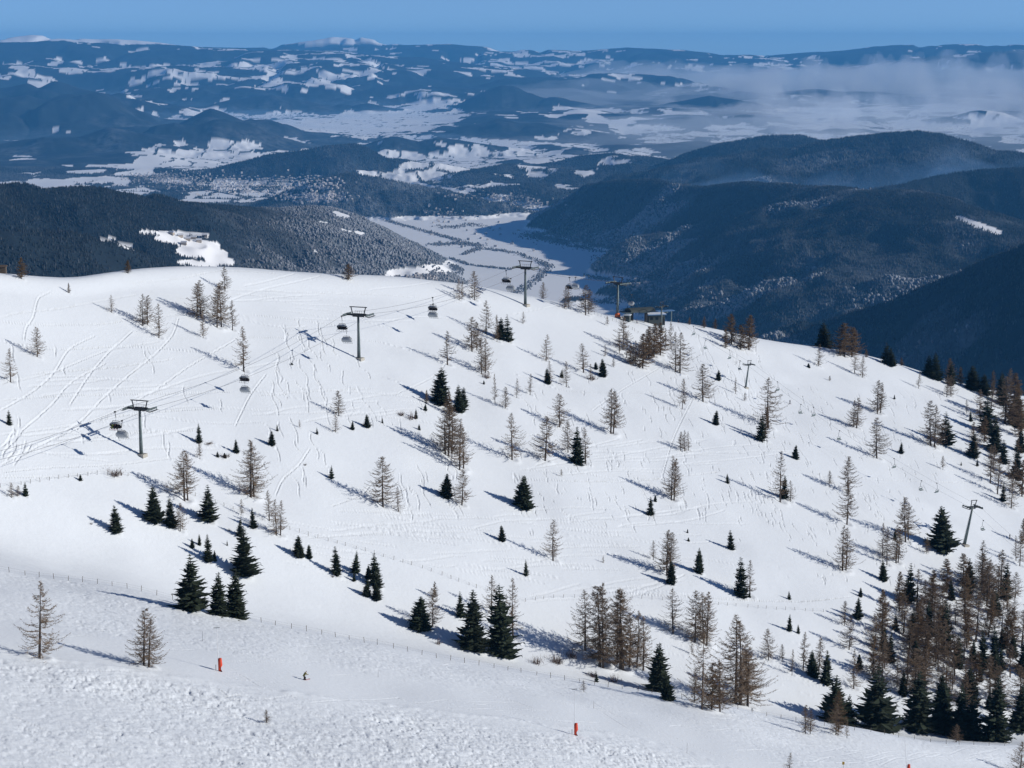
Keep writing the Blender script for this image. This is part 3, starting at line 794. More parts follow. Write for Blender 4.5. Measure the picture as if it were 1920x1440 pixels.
# ---- the air
def volume_mat(name, color, dens, aniso=0.0, absorb=(0, 0, 0)):
    m = bpy.data.materials.new(name); m.use_nodes = True
    nt = m.node_tree; nt.nodes.remove(nt.nodes["Principled BSDF"])
    pv = nt.nodes.new("ShaderNodeVolumePrincipled")
    pv.inputs["Color"].default_value = (*color, 1); pv.inputs["Density"].default_value = dens
    pv.inputs["Anisotropy"].default_value = aniso
    pv.inputs["Absorption Color"].default_value = (*absorb, 1)
    nt.links.new(pv.outputs[0], nt.nodes["Material Output"].inputs["Volume"])
    return m
hb = MB(); HZ0, HZ1 = ZF - 42, 440
hb.box((0, 30000, (HZ0 + HZ1) / 2), (90000, 68000, HZ1 - HZ0))
haze = hb.build("haze", volume_mat("haze_air", (0.13, 0.50, 1.0), 1.85e-5, 0.0))
tag(haze, "pale blue haze filling the air over the valley", "haze", kind="stuff")

# ---- mist lying in the basins: a closed lumpy body of thin fog, thick and puffy on the right
def mist(name, px0, px1, r0, r1, thick, dens, color, label, seed, n1=230, n2=200):
    a0, a1 = azs(px0, 200)[0], azs(px1, 200)[0]
    A = np.linspace(a0, a1, n1)[:, None]; Rm = np.linspace(r0, r1, n2)[None, :]
    x = Rm * np.sin(A); y = Rm * np.cos(A)
    pxx = 960 + FPX * np.tan(A) + 0 * Rm
    u = (A - a0) / (a1 - a0) + 0 * Rm; v = (Rm - r0) / (r1 - r0) + 0 * A
    edge_ = np.clip(np.minimum(u, 1 - u) * 8, 0, 1) * np.clip(np.minimum(v, 1 - v) * 7, 0, 1)
    base = ZF + 330 * np.clip((Rm - 22000) / 14000, 0, 1) + 0 * A
    top = base - 25 + edge_ * thick(x, y, pxx, v, seed)
    bot = np.full_like(top, ZF - 36.0)
    top = np.maximum(top, bot + 2)
    n = n1 * n2
    V = np.concatenate([np.stack([x, y, top], -1).reshape(-1, 3), np.stack([x, y, bot], -1).reshape(-1, 3)])
    I, J = np.meshgrid(np.arange(n1 - 1), np.arange(n2 - 1), indexing='ij'); q = (I * n2 + J).ravel()
    F = [np.stack([q, q + n2, q + n2 + 1, q + 1], -1), np.stack([q, q + 1, q + n2 + 1, q + n2], -1) + n]
    i = np.arange(n1 - 1) * n2; j = np.arange(n2 - 1)
    F.append(np.stack([i, i + n, i + n2 + n, i + n2], -1)); e = i + n2 - 1
    F.append(np.stack([e, e + n2, e + n2 + n, e + n], -1))
    F.append(np.stack([j, j + 1, j + 1 + n, j + n], -1)); k = j + (n1 - 1) * n2
    F.append(np.stack([k, k + n, k + 1 + n, k + 1], -1))
    me = mesh_np(name, V, np.concatenate(F), 4, None, smooth=False)
    me.materials.append(volume_mat(name, color, dens, 0.0))
    return tag(link_mesh(name, me), label, "mist", kind="stuff")
def th_right(x, y, px, v, s):
    side = np.clip((px - 760) / 480, 0, 1)
    n = fbm(x / 2600, y / 4200, 3, 700 + s); p = fbm(x / 750, y / 1500, 4, 720 + s, .55)
    far_ = np.clip((v - .15) / .5, 0, 1)
    return np.clip(45 + side * (110 + 470 * v ** 1.3) + side * (120 + 160 * v) * n + side * (50 + 260 * v) * p + 30 * n, 0, 900)
def th_left(x, y, px, v, s):
    return np.clip(110 + 150 * fbm(x / 3000, y / 3800, 3, 740 + s) + 60 * fbm(x / 900, y / 1500, 3, 741), 0, 300)
def th_puff(x, y, px, v, s):
    side = np.clip((px - 1150) / 350, 0, 1)
    p = fbm(x / 620, y / 1300, 4, 780, .6) + .25 * fbm(x / 2500, y / 4000, 2, 781)
    k = np.clip((p - .10) * 3.2, 0, 1)
    return np.where(k > 0, side * k * (130 + 400 * v) + side * (150 + 330 * v) * (k > 0), 0)
mist("low_cloud", 1100, 2150, 24000, 48000, th_puff, 5e-4, (0.93, 0.96, 1.0), "white puffs of low cloud riding on the mist at the far right", 3)
mist("valley_mist", 760, 2150, 19500, 49000, th_right, 2.6e-4, (0.86, 0.93, 1.0), "bank of pale low cloud and mist over the far right plain", 1)
mist("valley_mist", -250, 1000, 21000, 42000, th_left, 1.1e-4, (0.42, 0.68, 1.0), "thin blue mist lying between the far left hills", 2)

def th_gap(x, y, px, v, s):
    return np.clip(430 + 330 * fbm(x / 1100, y / 1500, 4, 760, .6), 0, 700)
mist("gap_mist", 1120, 2150, 11800, 15000, th_gap, 2.6e-4, (0.32, 0.60, 1.0), "thin blue mist in the gap between the two right mountains", 4, 120, 60)
# ------------------------------------------------------------------ trees of the near slopes
def twigmat(name, c, var=.3): return mat(name, c, .9, var=var, scale=1.5)
M_BARK = twigmat("larch_bark", (0.085, 0.07, 0.062), .25)
M_LARCH = twigmat("larch_twigs", (0.20, 0.145, 0.098), .3)
M_RUST = twigmat("rusty_twigs", (0.20, 0.135, 0.08), .3)
M_SPR = twigmat("spruce_needles", (0.026, 0.038, 0.022), .4)
M_SBARK = twigmat("spruce_bark", (0.06, 0.05, 0.045), .2)

def trunk_mesh(name, seed, r0, m, H=10.0, bend=.12):
    g = random.Random(seed)
    n = 7; a = g.uniform(0, 6.28)
    pts = []; rad = []
    for i in range(n + 1):
        t = i / n
        pts.append((math.cos(a) * bend * math.sin(t * 2.6), math.sin(a) * bend * math.sin(t * 2.6), H * t * .985 - (.5 if i == 0 else 0)))
        rad.append(r0 * (1 - t) ** .85 + .012)
    b = MB(); b.tube(pts, rad, 7, cap=False)
    me = bpy.data.meshes.new(name); me.from_pydata(b.v, [], b.f); me.materials.append(m)
    return me, (a, bend)

def larch_crown(name, seed, dense=1.0, W=2.15, z0=.07, m=None, H=10.0, pw=.75, bend=(0, 0)):
    g = random.Random(seed)
    V = []; F = []
    nb = int(95 * (dense ** .5)); tw = int(84 * dense)
    def rib(p, q, w0, w1, side):
        b = len(V)
        V.extend([p - side * w0, p + side * w0, q + side * w1, q - side * w1]); F.append((b, b + 1, b + 2, b + 3))
    bulge = g.uniform(.8, 1.2)
    lop = g.uniform(0, 6.28)
    for i in range(nb):
        t = z0 + (1 - z0) * (i + g.random()) / nb
        z = H * t
        an = g.uniform(0, 6.28)
        L = W * (max(0.02, 1 - t) ** pw) * g.uniform(.55, 1.12) * (1 + .18 * math.cos(an - lop))
        if t < .25: L *= (.55 + t * 1.8) * g.uniform(.6, 1.1)
        d = Vector((math.cos(an), math.sin(an), 0))
        o = Vector((math.cos(bend[0]), math.sin(bend[0]), 0)) * bend[1] * math.sin(t * 2.6)
        s = Vector((-d.y, d.x, 0))
        dr = g.uniform(.10, .34); up = g.uniform(.05, .30) + .25 * t
        P = []
        for k in range(5):
            u = k / 4
            P.append(o + Vector((0, 0, z)) + d * (L * u) + Vector((0, 0, L * (-dr * math.sin(u * 2.2) + up * u * u))) + s * L * .08 * math.sin(u * 3 + an))
        w = .028 + .022 * (1 - t)
        for k in range(4):
            rib(P[k], P[k + 1], w * (1 - k * .2), w * (.8 - k * .19), Vector((0, 0, 1)) if k % 2 else s)
        ntw = max(3, int(tw * (L / W + .15)))
        for k in range(ntw):
            u = g.uniform(.12, 1.02); kk_ = min(3, int(u * 4)); f = u * 4 - kk_
            p = P[kk_].lerp(P[kk_ + 1], min(f, 1))
            l = g.uniform(.16, .46) * (1.15 - .5 * u) * (1 + .2 * dense ** .5)
            q = p + (d * g.uniform(-.1, .8) + s * g.choice((-1, 1)) * g.uniform(.3, 1) + Vector((0, 0, g.uniform(-.75, .55)))).normalized() * l
            ww = .024 * g.uniform(.7, 1.4)
            sd_ = Vector((g.uniform(-1, 1), g.uniform(-1, 1), g.uniform(-1, 1))).normalized() * ww
            b = len(V); V.extend([p - sd_, p + sd_, q]); F.append((b, b + 1, b + 2))
    me = bpy.data.meshes.new(name); me.from_pydata([tuple(v) for v in V], [], F); me.materials.append(m or M_LARCH)
    return me

def spruce_crown(name, seed, W=2.2, H=10.0, full=1.0, pw=.80, m=None):
    g = random.Random(seed)
    V = []; F = []
    nw = int(36 * full)
    lop = g.uniform(0, 6.28); lopa = g.uniform(.05, .24)
    for i in range(nw):
        t = .03 + .96 * (i + g.uniform(-.3, .3)) / nw; t = min(.985, max(.02, t))
        nb = max(4, int(11 * (1 - t) ** .5 * full + 2))
        ph = g.uniform(0, 6.28)
        layer = g.uniform(.70, 1.18)
        for k in range(nb):
            if g.random() < .10: continue
            an = ph + k * 6.283 / nb + g.uniform(-.25, .25)
            L = W * ((1 - t) ** pw) * layer * g.uniform(.62, 1.2) * (1 + lopa * math.cos(an - lop - t * 3)) + .10
            if t < .14: L *= .70 + 2.1 * t
            d = Vector((math.cos(an), math.sin(an), 0)); s = Vector((-d.y, d.x, 0))
            dr = g.uniform(.24, .50) * (1 - .5 * t); z = H * t
            P = [Vector((0, 0, z)) + d * L * u + Vector((0, 0, -dr * L * u ** 1.1 + .26 * L * u ** 3.2)) for u in (0, .3, .62, 1.0)]
            w = L * g.uniform(.22, .32)
            ws = (w * .35, w * .95, w * .75, 0.01)
            b = len(V)
            for p, q in zip(P, ws):
                V.extend([p - s * q + Vector((0, 0, -q * .55)), p, p + s * q + Vector((0, 0, -q * .55))])
            for j in range(3):
                F.append((b + j * 3, b + j * 3 + 1, b + j * 3 + 4, b + j * 3 + 3)); F.append((b + j * 3 + 1, b + j * 3 + 2, b + j * 3 + 5, b + j * 3 + 4))
            for j in range(7):        # ragged side sprays
                u = g.uniform(.25, 1.0); kk_ = min(2, int(u * 3)); p = P[kk_].lerp(P[kk_ + 1], min(1, u * 3 - kk_))
                sg = g.choice((-1, 1)); l = L * g.uniform(.18, .36) * (1.25 - .6 * u)
                q = p + (s * sg * .8 + d * .75 + Vector((0, 0, g.uniform(-.65, .05)))) * l
                w_ = l * .20
                b = len(V); V.extend([p - d * w_, p + d * w_ + Vector((0, 0, .02)), q]); F.append((b, b + 1, b + 2))
    me = bpy.data.meshes.new(name); me.from_pydata([tuple(v) for v in V], [], F); me.materials.append(m or M_SPR)
    return me

PROTO = {'L': [], 'D': [], 'S': [], 'B': []}
for i in range(7):
    tm, bd = trunk_mesh("larch_trunk", 10 + i, .17, M_BARK, bend=.15)
    PROTO['L'].append((tm, larch_crown("larch_crown", 30 + i, [1.0, 1.25, .8, 1.1, 1.4, .9, 1.2][i], [4.3, 3.8, 3.4, 4.7, 4.3, 3.3, 3.9][i], [.06, .10, .14, .05, .08, .16, .20][i], pw=[.75, .65, .8, .9, .6, .7, .62][i], bend=bd)))
for i in range(3):
    tm, bd = trunk_mesh("larch_trunk", 40 + i, .18, M_BARK)
    PROTO['D'].append((tm, larch_crown("larch_crown", 60 + i, 2.0, 3.4, .07, M_RUST, pw=.55 + .1 * i, bend=bd)))
for i in range(6):
    tm, bd = trunk_mesh("spruce_trunk", 80 + i, .15, M_SBARK, bend=.02)
    PROTO['S'].append((tm, spruce_crown("spruce_crown", 90 + i, [2.4, 2.1, 2.7, 2.3, 2.0, 2.5][i], full=[1, .9, 1.15, .8, 1, 1.1][i], pw=[.66, .62, .58, .74, .70, .55][i])))

# ---- every tree read off the photograph: x, y of the foot, height in the photograph's pixels, optional width factor
LARCH = """209,585,33 268,610,60 277,609,56 298,632,64 369,597,66 377,595,70 381,633,50,.7 407,613,78 415,612,82 436,618,56 422,545,45 457,695,83 70,668,55 20,715,63,1.1
375,860,30 861,562,40 866,561,34 890,562,54 911,625,62 885,658,64,1.2 894,655,52 928,755,55,.7 947,765,40 932,640,50,.7 839,683,63,1.2 903,700,66 910,698,64 835,850,94 841,853,93 847,850,90 862,880,96 869,878,80
635,778,46,1.1 629,810,35 562,802,16 1018,555,26 1058,578,42 1066,577,40 1098,590,56,1.2 1104,588,46,1.3 980,606,22 1138,610,18 1024,676,50 1094,697,54,1.3 1107,712,30 1062,725,48 1031,720,44 994,740,40 969,745,36
1134,668,22 1168,655,62 1161,662,40 1175,670,45 1187,685,40 1150,688,18 1247,655,40 1258,652,48 1267,697,75 1275,699,76,1.2 1279,766,56,.8 1318,752,70,1.2 1379,738,30 1396,752,16 1145,812,84,1.1 1150,811,78 1049,800,62,1.1 1022,862,82,1.2 960,860,86
1065,847,57 1098,868,68 1276,845,36 1284,846,40 1291,844,36 1440,800,92,1.3 1463,940,95 1482,940,40 1555,912,30 1590,925,70,1.1 1588,982,78,1.1 1580,1069,84,1.1 1586,1068,80 1535,686,42 1602,699,46 1617,707,40 1722,728,32 1775,744,42 1783,743,40
1645,775,62,1.1 1651,774,58 1606,802,56,1.2 1600,800,50 1644,858,76,1.2 1745,835,84,1.2 1752,838,78 1838,790,60,1.2 1812,775,26 1823,856,66 1857,905,70 1892,898,36 1768,880,26 1896,952,60 1698,1015,84 1703,1012,70 1655,1040,60 1663,1058,68 1680,1055,72,1.1 1684,1054,66 1737,1037,30 1912,1060,60
346,938,93,1.2 352,936,85 338,995,52 452,965,30 470,930,106,1.2 476,929,100 22,932,28,1.3 33,930,20,1.4 505,975,56 519,1003,68 526,1003,66 718,948,92,1.2 747,958,45 866,946,66,1.2 811,1173,70 922,1150,72 962,1195,112 1259,937,82,1.1 1264,936,76 1052,893,14
1037,1050,76,1.2 1225,1049,36 1250,1078,85 1256,1077,80 1406,1118,70 1131,1055,14 1097,1217,112 1125,1248,150 1131,1250,156,.8 1157,1235,110 1163,1252,146 1168,1254,150 1180,1252,105 1194,1252,108,.8 1206,1255,102 1262,1186,83 1303,1203,95 1320,1206,98 1325,1207,96
1297,1226,30 1302,1315,60 1316,1330,150,.8 1350,1335,95 1379,1320,168,1.1 1388,1322,160,1.2 1402,1325,110,1.2 1441,1237,58 1467,1240,32 1485,1265,48,.7 1506,1255,70 1535,1262,68 1583,1172,45 1592,1217,62 1640,1215,65 1655,1170,60 1601,1290,72 1510,1375,54 1519,1376,46
74,1233,143 270,1247,106,1.1 279,1250,92,1.2 500,1355,25,1.4 1478,1465,55 1912,1452,62,1.5 1095,1297,22,1.4 1200,690,50 1192,683,45 1213,672,55 1040,1045,20 1567,1378,60 1588,1384,35 1793,1392,34,1.3 1885,795,90,1.4 1862,742,48 1894,740,50 1876,745,40"""
RUST = """842,777,45,1.1 1205,690,64,1.3 1216,672,60,1.3 1226,668,62,1.2 1238,665,60,1.2 1183,684,40 1360,652,36 1372,645,56,1.2 1389,655,46,1.2 1404,655,64,1.2 1433,824,60 1583,668,62,1.9 1597,668,55,1.6 1624,670,16,1.3 1690,686,16,1.4 1780,716,44,1.2 1801,722,34 1900,800,100,1.1 1912,820,70
1775,1110,62,1.5 1805,1100,62,1.2 1842,1098,60,1.2 1341,617,20,1.2 1320,615,22 1293,609,16 1334,1332,88,1.2 1398,1300,80,1.2 1572,1372,76 1772,1010,20 800,757,26 1556,714,10 40,522,40,1.3 240,512,25,1.5 653,524,30,1.8 129,549,19 816,1120,30"""
SPRUCE = """17,796,29 373,830,38 443,849,27 408,857,12,1.4 421,858,10,1.4 940,636,42 953,640,53 826,757,70,1.2 860,772,52,1.1 868,760,36,1.2 780,785,20 798,770,14 595,814,14 661,806,18 688,801,26,1.2 717,793,10 786,806,12,1.4 520,808,14 510,835,28 547,684,5,2.5 907,720,8
1117,692,14,1.4 1130,705,34 1053,708,16,1.4 1026,719,30 1083,870,74 1342,796,28 1347,713,20,1.2 1426,826,50,1.2 1470,935,46,1.2 1491,860,27 1689,850,22 1677,748,9 1516,689,9,1.5 1543,650,46,1.4 1661,682,42,1.3 1670,686,34,1.2 1740,706,42,1.2 1755,712,52,1.2 1783,722,46,1.2 1822,730,46,1.4 1846,740,40,1.3 1878,745,46
1820,790,22 1773,834,64,1.3 1865,848,72,1.2 1824,858,50 1880,868,46,1.2 1832,874,15 1802,873,8 1880,940,36 1914,848,42 1765,1032,86,1.3 1678,1012,22 1656,1088,40,1.2 291,978,72,1.2 320,988,57 392,978,72,1.2 218,997,52,1.4 360,1145,110,1.45 412,1155,86,1.2 443,1160,96,1.2
457,1078,92,1.5 450,1005,38 390,1053,53,1.1 403,1052,22 374,1022,22 360,1027,18 426,1023,11,.7 475,990,40 151,901,13,1.8 48,930,29 561,1044,42,1.1 579,1046,26 632,1078,56 667,1074,44 664,1090,20 705,1100,66,1.2 690,1085,26 688,1118,33 705,1124,32,1.3 622,898,27 838,933,47,1.1 941,1014,30
788,1180,64,1.3 864,1157,50 888,1220,118,1.35 938,1228,138,1.1 982,953,64,1.2 1220,966,36,1.1 1228,940,13 1364,906,19 986,1079,33,.8 1289,999,8,1.4 1291,1015,8,1.4 1258,1094,44 1309,1074,50 1312,1074,44 1370,1030,38 1388,1118,76 1405,1120,10,1.8 1237,1298,96,1.3 1250,1312,44,1.3 1119,1279,20
1524,1268,50 1548,1282,66 1480,1183,33 1497,1188,18 1480,1124,17 1613,1119,18 1608,1160,42 1658,1222,46 1610,1255,30 1565,1355,92,1.6 1590,1360,60,1.2 1645,1370,124,1.6 1722,1372,118,1.5 1765,1375,98,1.2 1800,1385,106,1.3 1822,1388,80,1.4 1866,1392,128,1.3 1912,1370,92,1.3 1770,1225,100,.9 1680,1182,34"""
SEEN = []                                    # (kind, x, y, h) for the labels
def parse(txt):
    for w in txt.split():
        q_ = [float(c) for c in w.split(',')]
        yield q_[0], q_[1], q_[2], (q_[3] if len(q_) > 3 else 1.0)
def plant(kind, px, py, h, wf):
    P = ground(px, py)
    if P is None:                            # foot hidden just behind the ridge
        a, t = azs(px, py)
        r = float(np.interp(a, AZ, SR)) + 14
        P = at_polar(a, r)
        top = azs(px, py - h)[1] * r
        H = max(1.5, top - P.z)
    else:
        r = math.hypot(P.x, P.y)
        H = (azs(px, py - h)[1] - azs(px, py)[1]) * r
    g = random.Random(int(px * 7 + py * 13))
    pr = PROTO[kind][g.randrange(len(PROTO[kind]))]
    o = empty("spruce" if kind == 'S' else "larch", (P.x, P.y, P.z - .05), g.uniform(0, 6.28))
    s = H / 10.0
    wb = {'L': 1.0, 'D': 1.0, 'S': 1.12}[kind]
    sw = s * wf * wb * g.uniform(.94, 1.08)
    o.scale = (sw, sw, s)
    o.rotation_euler = (g.gauss(0, .025), g.gauss(0, .025), o.rotation_euler[2])
    t_ = link_mesh("trunk", pr[0], o); c_ = link_mesh("crown", pr[1], o)
    x2, y2 = pix((P.x, P.y, P.z))
    SEEN.append([o, kind, x2, y2 - h / 2, h, P, H])
    return o
for px, py, h, wf in parse(LARCH): plant('L', px, py, h, wf)
for px, py, h, wf in parse(RUST): plant('D', px, py, h, wf)
for px, py, h, wf in parse(SPRUCE): plant('S', px, py, h, wf)
# the mixed wood filling the lower right slope
gw = random.Random(5)
WOOD = [(1700, 1120), (1760, 1110), (1860, 1090), (1925, 1100), (1935, 1350), (1880, 1345), (1700, 1320), (1625, 1275), (1640, 1190)]
def inpoly(x, y, P):
    c = False
    for i in range(len(P)):
        x1, y1 = P[i]; x2, y2 = P[i - 1]
        if (y1 > y) != (y2 > y) and x < (x2 - x1) * (y - y1) / (y2 - y1) + x1: c = not c
    return c
pts = []
tries = 0
while len(pts) < 112 and tries < 6000:
    tries += 1
    x, y = gw.uniform(1620, 1935), gw.uniform(1090, 1350)
    if inpoly(x, y, WOOD) and all(abs(x - a) / 1.0 + abs(y - b) * 1.6 > 16 for a, b in pts): pts.append((x, y))
for x, y in pts:
    u = gw.random()
    if u < .56: plant('L', x, y, gw.uniform(42, 92), gw.uniform(1.0, 1.45))
    elif u < .70: plant('D', x, y, gw.uniform(48, 88), gw.uniform(.9, 1.15))
    else: plant('S', x, y, gw.uniform(30, 80), gw.uniform(.8, 1.15))
for x, y, k in [(1868, 830, 'L'), (1905, 870, 'L'), (1845, 830, 'D'), (1898, 912, 'L'), (1916, 930, 'D'), (1870, 925, 'L'), (1850, 812, 'S'), (1905, 800, 'S'), (1918, 1020, 'D'), (1905, 1050, 'L'), (1858, 770, 'L'), (1880, 760, 'S'), (1908, 770, 'D'), (1906, 898, 'S'), (1862, 880, 'L')]:
    plant(k, x, y, gw.uniform(45, 75), gw.uniform(.9, 1.2))

# ---- labels that single each tree out
MARKS = [(265, 800, "the leftmost lift pylon"), (673, 620, "the second lift pylon"), (985, 530, "the ridge crest lift pylon"), (1158, 555, "the pylon beside the station"),
         (1222, 592, "the lift top station"), (1400, 700, "the small chairlift's upper pylon"), (1815, 980, "the small chairlift's lower pylon"), (360, 1100, "the broad lower left spruce"),
         (938, 1165, "the tallest bottom centre spruce"), (410, 1240, "the left red snow lance"), (1077, 1366, "the middle red snow lance"), (1131, 1175, "the bottom grove's tallest larch"),
         (1645, 1310, "the broadest bottom right spruce"), (841, 805, "the rust topped larch trio"), (1765, 990, "the lower pylon's lone spruce"), (372, 562, "the upper left larch group"),
         (1587, 640, "the round orange skyline larch"), (1775, 1078, "the wood's topmost rusty tree"), (718, 902, "the lone left centre larch"), (1083, 835, "the spruce between two larches"),
         (472, 878, "the wide left hand larch"), (1147, 770, "the upper piste's lone larch"), (1259, 897, "the straight right centre larch"), (1586, 1028, "the stacked column's lowest larch"),
         (1037, 1012, "the low central lone larch"), (1748, 795, "the right shoulder's twin larch"), (982, 921, "the lone central dark spruce"), (1866, 1330, "the bottom right corner spruce"),
         (1237, 1250, "the black spruce below the grove"), (1384, 1240, "the huge bottom right larch"), (1770, 1175, "the tall spruce inside the wood"), (1388, 652, "the rusty skyline clump"),
         (218, 970, "the smooth snow's round spruce"), (705, 1070, "the tallest middle sapling spruce"), (74, 1160, "the left foreground larch"), (275, 1195, "the double foreground larch"),
         (1440, 755, "the larch over the rusty conifer"), (1250, 1040, "the low piste's double larch"), (1900, 1130, "the wood's upper right end"), (1820, 1260, "the heart of the wood"), (1700, 1240, "the wood's left fringe")]
ORD = ["nearest", "second nearest", "third nearest", "fourth nearest", "fifth nearest", "sixth nearest", "seventh nearest", "eighth nearest", "ninth nearest", "tenth nearest", "eleventh nearest", "twelfth nearest", "thirteenth nearest"]
KN = {'L': "bare grey larch", 'D': "dense rusty larch", 'S': "dark green spruce"}
def size_word(h): return "tiny" if h < 20 else "small" if h < 42 else "medium" if h < 72 else "tall" if h < 110 else "very tall"
def side(dx, dy):
    a = (math.degrees(math.atan2(-dy, dx)) + 360) % 360
    return ["right of", "above and right of", "above", "above and left of", "left of", "below and left of", "below", "below and right of"][int((a + 22.5) // 45) % 8]
groups = {}
for e in SEEN:
    m = min(MARKS, key=lambda q_: math.hypot(q_[0] - e[2], q_[1] - e[3]))
    d = math.hypot(m[0] - e[2], m[1] - e[3])
    e += [m, d]
    if d < 13: sd_ = "at"
    else: sd_ = side(e[2] - m[0], e[3] - m[1])
    groups.setdefault((m[2], sd_, e[1], size_word(e[4])), []).append(e)
for (mk, sd_, k, sz), L in groups.items():
    L.sort(key=lambda e: e[8])
    for i, e in enumerate(L):
        if sd_ == "at":
            lb = f"{sz} {KN[k]} at {mk}" if i == 0 else f"{sz} {KN[k]}, {ORD[i]} to {mk}"
        elif len(L) == 1: lb = f"{sz} {KN[k]} {sd_} {mk}"
        else: lb = f"{sz} {KN[k]}, {ORD[i]} {sd_} {mk}"
        tag(e[0], lb, "spruce" if k == 'S' else "larch", "spruces on the ski slopes" if k == 'S' else "larches on the ski slopes")
# ------------------------------------------------------------------ the slope mesh itself, with a well and bare ground round every stem
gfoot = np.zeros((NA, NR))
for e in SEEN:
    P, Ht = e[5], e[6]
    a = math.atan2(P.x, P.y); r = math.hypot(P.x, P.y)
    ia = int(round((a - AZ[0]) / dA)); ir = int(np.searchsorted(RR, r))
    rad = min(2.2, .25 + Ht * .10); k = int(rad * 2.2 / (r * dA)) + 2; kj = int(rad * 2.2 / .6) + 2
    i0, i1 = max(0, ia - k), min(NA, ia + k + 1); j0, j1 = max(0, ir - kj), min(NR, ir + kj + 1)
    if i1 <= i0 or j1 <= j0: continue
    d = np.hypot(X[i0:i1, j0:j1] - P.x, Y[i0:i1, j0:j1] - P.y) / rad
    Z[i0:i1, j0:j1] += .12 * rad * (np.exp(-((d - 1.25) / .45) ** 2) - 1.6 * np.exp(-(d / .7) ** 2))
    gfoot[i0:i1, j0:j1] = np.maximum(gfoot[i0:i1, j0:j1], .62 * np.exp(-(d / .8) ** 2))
V = np.stack([X, Y, Z], -1).reshape(-1, 3)
I, J = np.meshgrid(np.arange(NA - 1), np.arange(NR - 1), indexing='ij')
q = (I * NR + J).ravel()
F = np.stack([q, q + NR, q + NR + 1, q + 1], -1)
me = mesh_np("snow_slope", V, F, 4, M_SNOW, smooth=True)
gz = np.zeros((NA, NR))
for (gx, gy, sx, sy, am) in [(600, 520, 90, 6, .42), (520, 515, 60, 8, .35), (250, 525, 60, 6, .33), (330, 534, 50, 4, .35), (810, 600, 60, 22, .30),
                             (530, 605, 30, 14, .3), (720, 640, 50, 12, .25), (1130, 590, 30, 10, .3), (330, 870, 60, 6, .2), (1000, 1240, 80, 14, .35),
                             (1180, 700, 60, 20, .28), (1700, 1250, 220, 110, .30), (1870, 900, 60, 120, .3), (1250, 1270, 60, 25, .35), (880, 560, 60, 8, .2)]:
    gz = np.maximum(gz, am * np.exp(-((PXg - gx) / sx) ** 2 - ((PYg - gy) / sy) ** 2))
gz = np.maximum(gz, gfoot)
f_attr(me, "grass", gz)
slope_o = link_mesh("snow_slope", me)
tag(slope_o, kind="structure")
del V, F, q, I, J
# ------------------------------------------------------------------ lifts
M_STEEL = mat("painted_steel", (0.16, 0.20, 0.20), .55, .3, var=.2, scale=.6)
M_DARK = mat("dark_steel", (0.035, 0.038, 0.042), .5, .4)
M_CONC = mat("concrete", (0.42, 0.40, 0.35), .9, var=.2)
M_ROPE = mat("rope_steel", (0.10, 0.10, 0.11), .5, .6)
M_BUB = mat("bubble_plastic", (0.42, 0.44, 0.45), .25)
M_SEAT = mat("seat_cushion", (0.03, 0.02, 0.022), .8)
M_RED = mat("red_padding", (0.62, 0.07, 0.03), .7, var=.15, scale=3)
M_ORA = mat("orange_padding", (0.85, 0.20, 0.08), .7)
M_WHITE = mat("white_paint", (0.78, 0.78, 0.78), .5)
M_WOODP = mat("weathered_wood", (0.13, 0.10, 0.075), .9, var=.3)
M_HUT = mat("grey_cladding", (0.07, 0.085, 0.085), .8, var=.2)
M_BLUE = mat("blue_cladding", (0.12, 0.24, 0.42), .5)
M_GLASS = mat("window_glass", (0.02, 0.03, 0.04), .1)
M_SNOWC = mat("roof_snow", (0.80, 0.84, 0.88), .7)

